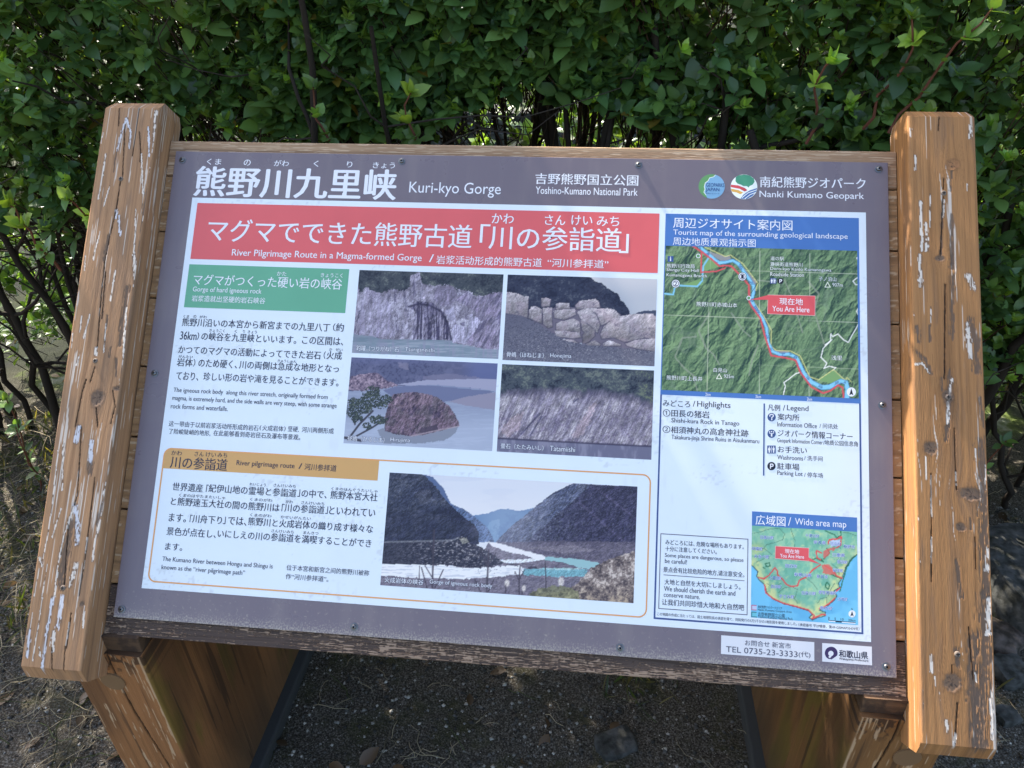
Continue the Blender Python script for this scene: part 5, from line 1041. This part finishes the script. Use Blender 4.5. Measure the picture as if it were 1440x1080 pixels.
# dome head screws with washers
def dome_screw(u, v, parent):
    V, F = [], []; n = 20; prof = [(.0062, .0), (.0062, .0008), (.0052, .0011), (.0040, .0012), (.0039, .0024), (.0033, .0034), (.0022, .0040), (.0016, .0041), (.0014, .0030)]
    for rr, zz in prof:
        for i in range(n): a = 2 * math.pi * i / n; V.append((u + rr * math.cos(a), v + rr * math.sin(a), zz))
    for k in range(len(prof) - 1):
        for i in range(n): j = (i + 1) % n; F.append((k * n + i, k * n + j, (k + 1) * n + j, (k + 1) * n + i))
    F.append(tuple((len(prof) - 1) * n + i for i in range(n)))
    me = bpy.data.meshes.new("dome_screw"); me.from_pydata(V, [], F); me.materials.append(MAT_STEEL); me.materials.append(MAT_SLOT); me.shade_smooth()
    for p in list(me.polygons)[-n - 1:]: p.material_index = 1
    me.set_sharp_from_angle(angle=math.radians(50)); link("dome_screw", me, None, parent)
for u, v in ((-.5855, .379), (-.195, .3837), (.204, .3845), (.5852, .3842), (-.5845, 0), (.5852, .002), (-.587, -.383), (-.2065, -.3825), (.2024, -.3833), (.5852, -.381)): dome_screw(u, v, panel)
# ---------------------------------------------------------------- hedge behind the sign
def leaf_material():
    m = principled("glossy_green_leaf", rough=.36, spec=.55); N, L = nt(m); b = N["Principled BSDF"]
    a = N.new("ShaderNodeVertexColor"); a.layer_name = "Col"; L.new(a.outputs[0], b.inputs["Base Color"])
    tr = N.new("ShaderNodeBsdfTranslucent"); mx = N.new("ShaderNodeMixShader"); mx.inputs[0].default_value = .32
    hs = N.new("ShaderNodeMix"); hs.data_type = 'RGBA'; hs.blend_type = 'MULTIPLY'; hs.inputs[0].default_value = 1; hs.inputs[7].default_value = (2.6, 2.4, .7, 1)
    L.new(a.outputs[0], hs.inputs[6]); L.new(hs.outputs[2], tr.inputs[0])
    L.new(b.outputs[0], mx.inputs[1]); L.new(tr.outputs[0], mx.inputs[2]); L.new(mx.outputs[0], N["Material Output"].inputs[0])
    return m
MAT_LEAF = leaf_material(); MAT_BARK = col_mat("bark", rough=.85, spec=.2, bump=.5, bscale=120)

def unit(v): return v / (np.linalg.norm(v, axis=-1, keepdims=True) + 1e-9)
# leaf blank: length 1 along x, width along y; 10 points
_s = np.array([0, .16, .42, .72, 1.0]); _w = np.array([0, .19, .285, .20, 0.0])
def leaves_mesh(name, P, D, Nn, Ln, Wd, Cc, mat, parent):
    """P base points, D direction, Nn upper side, Ln length, Wd width factor, Cc colour"""
    n = len(P); D = unit(D); B = unit(np.cross(Nn, D)); U = np.cross(D, B)
    rows = []; shade = []
    curl = rng.uniform(.02, .20, n); fold = rng.uniform(.12, .34, n); twist = rng.normal(0, .08, n)
    for k, (s, w) in enumerate(zip(_s, _w)):
        drop = -curl * s * s
        for side in ((0,) if w == 0 else (-1, 0, 1)):
            y = side * w * Wd; z = drop + abs(side) * w * Wd * fold + side * w * Wd * twist
            rows.append(P + Ln[:, None] * (D * s + B * y[:, None] + U * z[:, None])) if np.ndim(y) else rows.append(P + Ln[:, None] * (D * s + U * drop[:, None]))
            shade.append(1.0 if side else 1.12)
    V = np.stack(rows, 1); nv = V.shape[1]                  # 0 | 1 2 3 | 4 5 6 | 7 8 9 | 10
    tri = np.array([(0, 2, 1), (0, 3, 2), (7, 8, 10), (8, 9, 10)]); quad = np.array([(1, 2, 5, 4), (2, 3, 6, 5), (4, 5, 8, 7), (5, 6, 9, 8)])
    off = (np.arange(n) * nv)[:, None, None]
    me = poly_mesh(name, V.reshape(-1, 3), [(tri[None] + off).reshape(-1, 3), (quad[None] + off).reshape(-1, 4)], True)
    col = Cc[:, None, :] * np.array(shade)[None, :, None]; set_col(me, col.reshape(-1, 3))
    return link(name, me, mat, parent)
def tubes_mesh(name, paths, mat, parent, sides=5):
    """paths: list of (points, radii, colour)"""
    Vs, Fs, Cs, off = [], [], [], 0
    for pts, rad, col in paths:
        p = np.asarray(pts, float); m = len(p); t = unit(np.gradient(p, axis=0)); ref = np.array([.31, .2, .93]); a = unit(np.cross(t, ref)); b = np.cross(t, a)
        an = np.arange(sides) * 2 * math.pi / sides
        V = p[:, None] + np.asarray(rad)[:, None, None] * (a[:, None] * np.cos(an)[None, :, None] + b[:, None] * np.sin(an)[None, :, None])
        idx = np.arange(m * sides).reshape(m, sides) + off; nx = np.roll(idx, -1, 1)
        Fs.append(np.stack([idx[:-1], nx[:-1], nx[1:], idx[1:]], -1).reshape(-1, 4)); Vs.append(V.reshape(-1, 3)); Cs.append(np.tile(col, (m * sides, 1))); off += m * sides
    me = poly_mesh(name, np.concatenate(Vs), np.concatenate(Fs), True); set_col(me, np.concatenate(Cs)); return link(name, me, mat, parent)
def wander(p0, p1, n, amp, seed):
    t = np.linspace(0, 1, n)[:, None]; r = np.random.default_rng(seed); p = np.asarray(p0) * (1 - t) + np.asarray(p1) * t
    w = np.cumsum(r.normal(0, 1, (n, 3)), 0) / math.sqrt(n); w -= w[0] * (1 - t) + w[-1] * t; return p + w * amp
OLD = np.array([(.070, .132, .036), (.090, .160, .042), (.056, .110, .036), (.108, .178, .048)])
YNG = np.array([(.15, .25, .040), (.21, .31, .050), (.115, .20, .040)])
def whorls(Q, A, kind, size):
    """leaf arrays for shoot tips Q with axis A; kind 0 old, 1 fresh"""
    P, D, Nn, Ln, Wd, C = [], [], [], [], [], []
    for q, a, k, s in zip(Q, A, kind, size):
        m = rng.integers(5, 9); e1 = unit(np.cross(a, rng.normal(size=3))); e2 = np.cross(a, e1); ph = rng.uniform(0, 6.28)
        tint = (YNG if k else OLD)[rng.integers(0, 3 if k else 4)] * rng.uniform(.6, 1.6)
        for i in range(m):
            f = i / m; an = ph + i * 2.4 + rng.normal(0, .25); rad = e1 * math.cos(an) + e2 * math.sin(an)
            el = (1.30 - 1.0 * f if k == 0 else .9 - .55 * f) + rng.normal(0, .16)
            d = a * math.cos(el) + rad * math.sin(el); d = d + np.array([0, 0, -.18 if k == 0 else .05])
            P.append(q - a * (1 - f) * s * .55 * (1 - .5 * k)); D.append(d); Nn.append(a * .9 + np.array([0, -.25, .75]) + rng.normal(0, .22, 3))
            Ln.append(s * (1.06 - .42 * f) * rng.uniform(.62, 1.2)); Wd.append(rng.uniform(.85, 1.3))
            c = tint * rng.uniform(.85, 1.18)
            if k == 0 and f > .7 and rng.random() < .45: c = c * .55 + YNG[0] * .45
            if rng.random() < .006: c = np.array((.24, .17, .03)) * rng.uniform(.5, 1.1)
            C.append(c)
    return [np.array(x) for x in (P, D, Nn, Ln, Wd, C)]
def zbot(x):
    return np.interp(x, [-2.2, -1.45, -1.25, -1.08, -.95, -.6, -.35, -.05, .1, .3, .5, .75, .95, 1.1, 2.6], [.92, .95, .95, 1.05, 1.17, 1.20, 1.18, 1.30, 1.29, 1.18, 1.12, 1.0, .76, .62, .52])
def ztop(x): return 2.3 + .12 * np.sin(x * 5.3) - .62 * sm(-.75, -.5, x) * sm(.42, .2, x)  # unseen dip in the crown, shaped to let sun reach the right post
def yfront(x, z): return .62 + .16 * (fbm(x * 2.2 + 9, z * 2.2, 401, 3) - .5) * 2 + .10 * sm(1.5, 1.0, z) - .10 * sm(.4, 1.4, x) + .25 * sm(1.8, 2.2, z)
spans = [(-2.3, -1.2, "dense dark green hedge shrub left of the left post, leaves in rosettes above bare stems"), (-1.2, -.5, "hedge shrub with bare dark stems directly behind the top of the left post"), (-.5, .12, "hedge shrub behind the middle of the board with a gap through its stems"), (.12, .72, "hedge shrub with reddish upright twigs behind the right half of the board"), (.72, 1.35, "bushy hedge shrub behind the right post, leafy down to its foot"), (1.35, 2.4, "hedge shrub at the right edge of the photo")]
for si, (xa, xb, label) in enumerate(spans):
    xc = (xa + xb) / 2; sh = empty("hedge_shrub", (xc, 1.0, 0)); tag(sh, label, "shrub", "shrubs of the hedge behind the board")
    off = np.array([xc, 1.0, 0])
    seen = -1.5 < xc < 1.6; n = int((xb - xa) * (4600 if seen else 2000))
    x = rng.uniform(xa - .08, xb + .08, n); zt = ztop(x); zb = zbot(x) + rng.normal(0, .035, n)
    z = zb + (zt - zb) * rng.random(n) ** 1.15; dep = np.minimum(rng.exponential(.22, n), 1.0); y = yfront(x, z) + dep
    z = z + .12 * dep
    out = np.stack([rng.normal(0, .45, n), -np.ones(n) * rng.uniform(.15, .9, n), rng.uniform(.25, 1.0, n) + .5 * sm(1.7, 2.1, z)], -1); A = unit(out)
    kind = ((rng.random(n) < np.interp(x, [-1.5, -.8, .2, 1.3], [.20, .16, .24, .30])) & (dep < .16)).astype(int); size = np.where(kind, rng.uniform(.022, .036, n), rng.uniform(.033, .056, n))
    m = int((xb - xa) * 1500); x2 = rng.uniform(xa, xb, m); z2 = rng.uniform(.16, 1.0, m) ** 1.5 * np.minimum(ztop(x2), 2.0); y2 = rng.uniform(1.35, 1.85, m)   # far-side leaves down to the ground, added to darken gaps and stop sun
    ok = ~((x2 > -.62) & (x2 < -.30) & (z2 < 1.1) & (z2 > .5)) & (rng.random(m) < .25 + .75 * sm(.30, .5, fbm(x2 * 5, z2 * 5, 411, 2)))
    x = np.append(x, x2[ok]); y = np.append(y, y2[ok]); z = np.append(z, z2[ok]); k = int(ok.sum()); A = np.concatenate([A, unit(np.stack([rng.normal(0, .5, k), rng.normal(-.3, .5, k), rng.uniform(.2, 1, k)], -1))])
    kind = np.append(kind, np.zeros(k, int)); size = np.append(size, rng.uniform(.042, .062, k)); n = n + k
    Q = np.stack([x, y, z], -1) - off
    lv = whorls(Q, A, kind, size); leaves_mesh("foliage", *lv, MAT_LEAF, sh)
    paths = []
    tw = rng.permutation(n)[:int(n * .6)]
    for i in tw:
        L = rng.uniform(.07, .22); b = Q[i] - A[i] * L * .6 + np.array([rng.normal(0, .02), L * .5, -L * .5])
        paths.append((wander(b, Q[i], 4, .012, i + si * 9999), [.0021, .0018, .0015, .0011], (.085, .045, .028) if kind[i] else (.05, .036, .022)))
    tubes_mesh("twig", paths, MAT_BARK, sh, 3)["kind"] = "stuff"
    # stems from the ground into the crown
    paths = []
    r = np.random.default_rng(900 + si)
    for k in range(int((xb - xa) * 26)):
        bx = r.uniform(xa, xb); by = r.uniform(.86, 1.25); top = np.array([bx + r.normal(0, .16), by + r.normal(-.08, .12), zbot(bx) + r.uniform(.15, .55)]); R0 = r.uniform(.007, .020)
        p = wander((bx, by, -.03), top, 14, .055, 40 * si + k) - off; paths.append((p, np.linspace(R0, R0 * .45, 14), (.030, .022, .015)))
        for q in range(r.integers(2, 5)):
            i = r.integers(3, 12); e = p[i] + np.array([r.normal(0, .16), r.normal(-.06, .14), r.uniform(.08, .36)])
            paths.append((wander(p[i], e, 7, .05, 77 * si + 13 * k + q), np.linspace(R0 * .45, .0018, 7), (.034, .025, .018)))
        for q in range(4):
            i = r.integers(5, 13); e = p[i] + np.array([r.normal(0, .22), r.normal(-.05, .16), r.uniform(-.10, .22)])
            paths.append((wander(p[i], e, 6, .04, 71 * si + 17 * k + q), np.linspace(.0026, .0010, 6), (.045, .034, .024)))
    tubes_mesh("stem", paths, MAT_BARK, sh, 6)["kind"] = "stuff"

# fresh shoots standing out of the hedge
def shoot(px, py, yw, L, lean, n, kind, label, name="leafy_shoot", cat="shoot", group="long shoots of the hedge", from_ground=False):
    tip = pxw(px, py, 1, yw); base_ = tip + np.array([-lean * L, .06, -L]) if not from_ground else np.array([tip[0] - lean * L, yw + .03, 0.0])
    o = empty(name, tuple(base_)); tag(o, label, cat, group)
    p = wander(np.zeros(3), tip - base_, 8, .02, int(px + py)); tubes_mesh("twig", [(p, np.linspace(.0032, .0016, 8), (.16, .060, .035))], MAT_BARK, o, 5)
    ts = np.linspace(.35, 1, n); Q, A = [], []
    for t in ts:
        i = t * 7; a = p[min(7, int(i) + 1)] - p[min(6, int(i))]; a = unit(a)
        Q.append(p[int(min(6, i))] + (p[min(7, int(i) + 1)] - p[int(min(6, i))]) * (i - int(min(6, i)))); A.append(unit(a + rng.normal(0, .2, 3) + np.array([0, -.25, 0])))
    kd = [kind if t > .6 else 0 for t in ts]; lv = whorls(Q, A, kd, [rng.uniform(.030, .044) for _ in ts]); leaves_mesh("leaf", *lv, MAT_LEAF, o)["kind"] = "stuff"
    return o
shoot(1282, 22, .46, .20, .10, 4, 1, "yellow green shoot on a red stem above the right end of the board")
shoot(1398, 8, .44, .22, .45, 4, 1, "slanting red stemmed shoot in the top right corner")
shoot(1170, 84, .46, .16, .02, 3, 1, "upright shoot left of the right post's top")
shoot(440, 122, .52, .14, -.1, 3, 1, "pale new shoot right of the left post's top")
shoot(578, 130, .50, .14, .05, 3, 1, "narrow pale shoot tip above the middle of the top plank")
shoot(96, 280, .30, .16, .1, 3, 1, "bright yellow green shoot beside the left post")
shoot(12, 288, .30, .16, -.1, 3, 1, "bright yellow green shoot at the left edge of the photo")
# low seedlings at the hedge's foot
shoot(22, 600, .75, .3, .1, 3, 0, "low green seedling in the shade at the left edge", "seedling", "plant", "seedlings at the foot of the hedge", True)
shoot(8, 560, .80, .3, .1, 3, 0, "taller green seedling behind the low one at the left edge", "seedling", "plant", "seedlings at the foot of the hedge", True)
shoot(1415, 620, .62, .3, .1, 4, 0, "green seedling beside the lower half of the right post", "seedling", "plant", "seedlings at the foot of the hedge", True)

# ---------------------------------------------------------------- loose stones, litter, dry grass
def pebbles():
    n = 42000; x = rng.uniform(-1.75, 1.6, n); y = rng.uniform(-.45, 1.0, n); z = ground_z(x, y)
    r = .0012 + .0050 * rng.random(n) ** 4; V0 = np.array([(1, 0, 0), (0, 1, 0), (-1, 0, 0), (0, -1, 0), (0, 0, 1), (0, 0, -1)], float); F0 = np.array([(0, 1, 4), (1, 2, 4), (2, 3, 4), (3, 0, 4), (1, 0, 5), (2, 1, 5), (3, 2, 5), (0, 3, 5)])
    J = V0[None] * (1 + rng.normal(0, .22, (n, 6, 1))); a = rng.uniform(0, 6.28, n); ca, sa = np.cos(a), np.sin(a)
    R = np.stack([J[..., 0] * ca[:, None] - J[..., 1] * sa[:, None], J[..., 0] * sa[:, None] + J[..., 1] * ca[:, None], J[..., 2] * .7], -1)
    V = R * r[:, None, None] + np.stack([x, y, z + r * .3], -1)[:, None]
    me = poly_mesh("gravel", V.reshape(-1, 3), (F0[None] + (np.arange(n) * 6)[:, None, None]).reshape(-1, 3))
    g = rng.choice([.05, .10, .18, .32, .50], n, p=[.28, .30, .2, .15, .07]); c = g[:, None] * np.array([1.0, .93, .80]) * rng.uniform(.8, 1.2, (n, 1)); set_col(me, np.repeat(c, 6, 0))
    o = link("gravel", me, col_mat("gravel_stone", rough=.85, spec=.25)); tag(o, "fine pale and dark grit scattered over the soil under the board", "gravel", kind="stuff")
pebbles()
def straw():
    paths = []
    for i in range(1100):
        left = rng.random() < .72
        x = rng.uniform(-2.0, -.92) if left else rng.uniform(-.9, 1.5); y = rng.uniform(-.15, 1.25) if left else rng.uniform(-.1, 1.1)
        z = float(ground_z(x, y)) + .004; L = rng.uniform(.05, .30) if left else rng.uniform(.02, .10); a = rng.uniform(0, 6.28); up = rng.uniform(0, .35) if left else rng.uniform(0, .06)
        e = np.array([x + L * math.cos(a), y + L * math.sin(a), z + L * up]); c = np.array((.36, .30, .19)) * rng.uniform(.3, 1.2)
        if rng.random() < .25: c = np.array((.06, .075, .025)) * rng.uniform(.6, 1.4)
        paths.append((wander((x, y, z), e, 6, .03 * L / .2, 5000 + i) + np.array([0, 0, 1]) * (np.sin(np.linspace(0, 3.1, 6)) * L * .15)[:, None], np.linspace(.0013, .0006, 6), c))
    o = tubes_mesh("dry_grass", paths, col_mat("straw", rough=.8, spec=.2), None, 3); tag(o, "dry straw and thin grass stalks lying on the soil left of the board", "dry grass", kind="stuff")
straw()
def green_tufts():
    n = 2600; g = rng.integers(0, 60, n); cx = np.concatenate([rng.uniform(-2.1, -1.05, 44), rng.uniform(-.4, 1.5, 16)]); cy = np.concatenate([rng.uniform(.1, 1.2, 44), rng.uniform(.15, 1.0, 16)])
    x = cx[g] + rng.normal(0, .05, n); y = cy[g] + rng.normal(0, .05, n); P = np.stack([x, y, ground_z(x, y)], -1); D = np.stack([rng.normal(0, .6, n), rng.normal(0, .6, n), np.ones(n) * .9], -1)
    C = np.where(rng.random((n, 1)) < .5, np.array([[.05, .075, .022]]), np.array([[.12, .11, .045]])) * rng.uniform(.6, 1.2, (n, 1))
    o = leaves_mesh("grass", P, D, rng.normal(0, 1, (n, 3)) + np.array([0, 0, .3]), rng.uniform(.02, .07, n), np.full(n, .18), C, MAT_LEAF, None); tag(o, "sparse short grass and moss on the soil by the hedge", "grass", kind="stuff")
green_tufts()
def litter():
    n = 620; x = rng.uniform(-2.1, 1.7, n); y = rng.uniform(-.15, 1.5, n); k_ = (x < -.8) | (y > .45) | (rng.random(n) < .3); x = x[k_]; y = y[k_]; n = len(x); P = np.stack([x, y, ground_z(x, y) + .006], -1); D = np.stack([rng.normal(0, 1, n), rng.normal(0, 1, n), rng.normal(0, .15, n)], -1)
    C = np.array((.10, .06, .03))[None] * rng.uniform(.4, 1.7, (n, 1)); o = leaves_mesh("leaf_litter", P, D, np.tile((0, 0, 1.0), (n, 1)) + rng.normal(0, .25, (n, 3)), rng.uniform(.03, .055, n), np.full(n, 1.0), C, MAT_LEAF, None); tag(o, "brown fallen leaves lying under the hedge", "leaf litter", kind="stuff")
litter()
def rock_mat(name, c):
    m = principled(name, c, .9, .25); N, L = nt(m); b = N["Principled BSDF"]; tc = N.new("ShaderNodeTexCoord"); n = N.new("ShaderNodeTexNoise"); n.inputs["Scale"].default_value = 40; n.inputs["Detail"].default_value = 8
    r = N.new("ShaderNodeValToRGB"); r.color_ramp.elements[0].position = .35; r.color_ramp.elements[0].color = (c[0] * .35, c[1] * .36, c[2] * .3, 1); r.color_ramp.elements[1].position = .7; r.color_ramp.elements[1].color = (c[0] * 1.5, c[1] * 1.5, c[2] * 1.45, 1)
    bp = N.new("ShaderNodeBump"); bp.inputs["Strength"].default_value = .7; bp.inputs["Distance"].default_value = .008
    L.new(tc.outputs["Object"], n.inputs[0]); L.new(n.outputs[0], r.inputs[0]); L.new(r.outputs[0], b.inputs["Base Color"]); L.new(n.outputs[0], bp.inputs["Height"]); L.new(bp.outputs[0], b.inputs["Normal"]); return m
MAT_ROCK = rock_mat("grey_stone", (.07, .07, .068)); MAT_ROCKB = rock_mat("brown_stone", (.10, .08, .07))
def stone(loc, size, rz, seed, mat, label, name="stone", cat="stone", group="loose stones on the soil"):
    bm = bmesh.new(); bmesh.ops.create_cube(bm, size=1); bmesh.ops.subdivide_edges(bm, edges=bm.edges, cuts=5, use_grid_fill=True)
    for v in bm.verts:
        c = v.co.normalized() * .62; v.co = v.co.lerp(c, .45); q = np.array(v.co)
        k = 1 + .35 * (float(fbm(q[0] * 3 + q[2] * 2 + seed, q[1] * 3 - q[2], seed, 3)) - .5); v.co = Vector((v.co.x * size[0], v.co.y * size[1], v.co.z * size[2])) * k
    me = bpy.data.meshes.new(name); bm.to_mesh(me); bm.free(); me.shade_smooth(); me.set_sharp_from_angle(angle=math.radians(40))
    o = link(name, me, mat); o.location = loc; o.rotation_euler = (0, 0, rz); tag(o, label, cat, group); return o
import bmesh
stone((.235, .045, .0), (.085, .07, .026), .4, 3, MAT_ROCK, "flat grey stone on the dark grit below the middle of the board")
stone((1.36, .60, .02), (.30, .34, .22), .2, 5, MAT_ROCK, "big squared grey stone behind the lower right post", "boulder")
stone((1.20, .42, .015), (.09, .10, .06), .9, 8, MAT_ROCKB, "reddish brown stone beside the foot of the right post")
stone((1.185, .32, .012), (.08, .07, .05), 1.7, 9, MAT_ROCK, "small grey stone just below the reddish brown one")
stone((1.13, .20, .006), (.05, .045, .03), .3, 12, MAT_ROCK, "smallest grey stone at the lower right corner of the photo")
# a low retaining wall beyond the hedge, seen through the stems
def far_wall():
    V, F = [], []; r = np.random.default_rng(55); z = -.02
    for row in range(4):
        x = -6 + r.uniform(-.3, 0); h = .13
        while x < 6:
            w = r.uniform(.22, .5); d = r.uniform(0, .03); b = len(V)
            for (yy) in (4.2 - d + row * .04, 4.6):
                V += [(x + .008, yy, z + .008), (x + w - .008, yy, z + .008), (x + w - .008, yy, z + h - .006), (x + .008, yy, z + h - .006)]
            F += [(b, b + 1, b + 2, b + 3), (b + 4, b + 7, b + 6, b + 5), (b, b + 4, b + 5, b + 1), (b + 1, b + 5, b + 6, b + 2), (b + 2, b + 6, b + 7, b + 3), (b + 3, b + 7, b + 4, b)]; x += w
        z += h
    me = bpy.data.meshes.new("stone_wall"); me.from_pydata(V, [], F); o = link("stone_wall", me, MAT_ROCK); tag(o, "low grey stone wall glimpsed through the hedge stems behind the board", "wall")
far_wall()
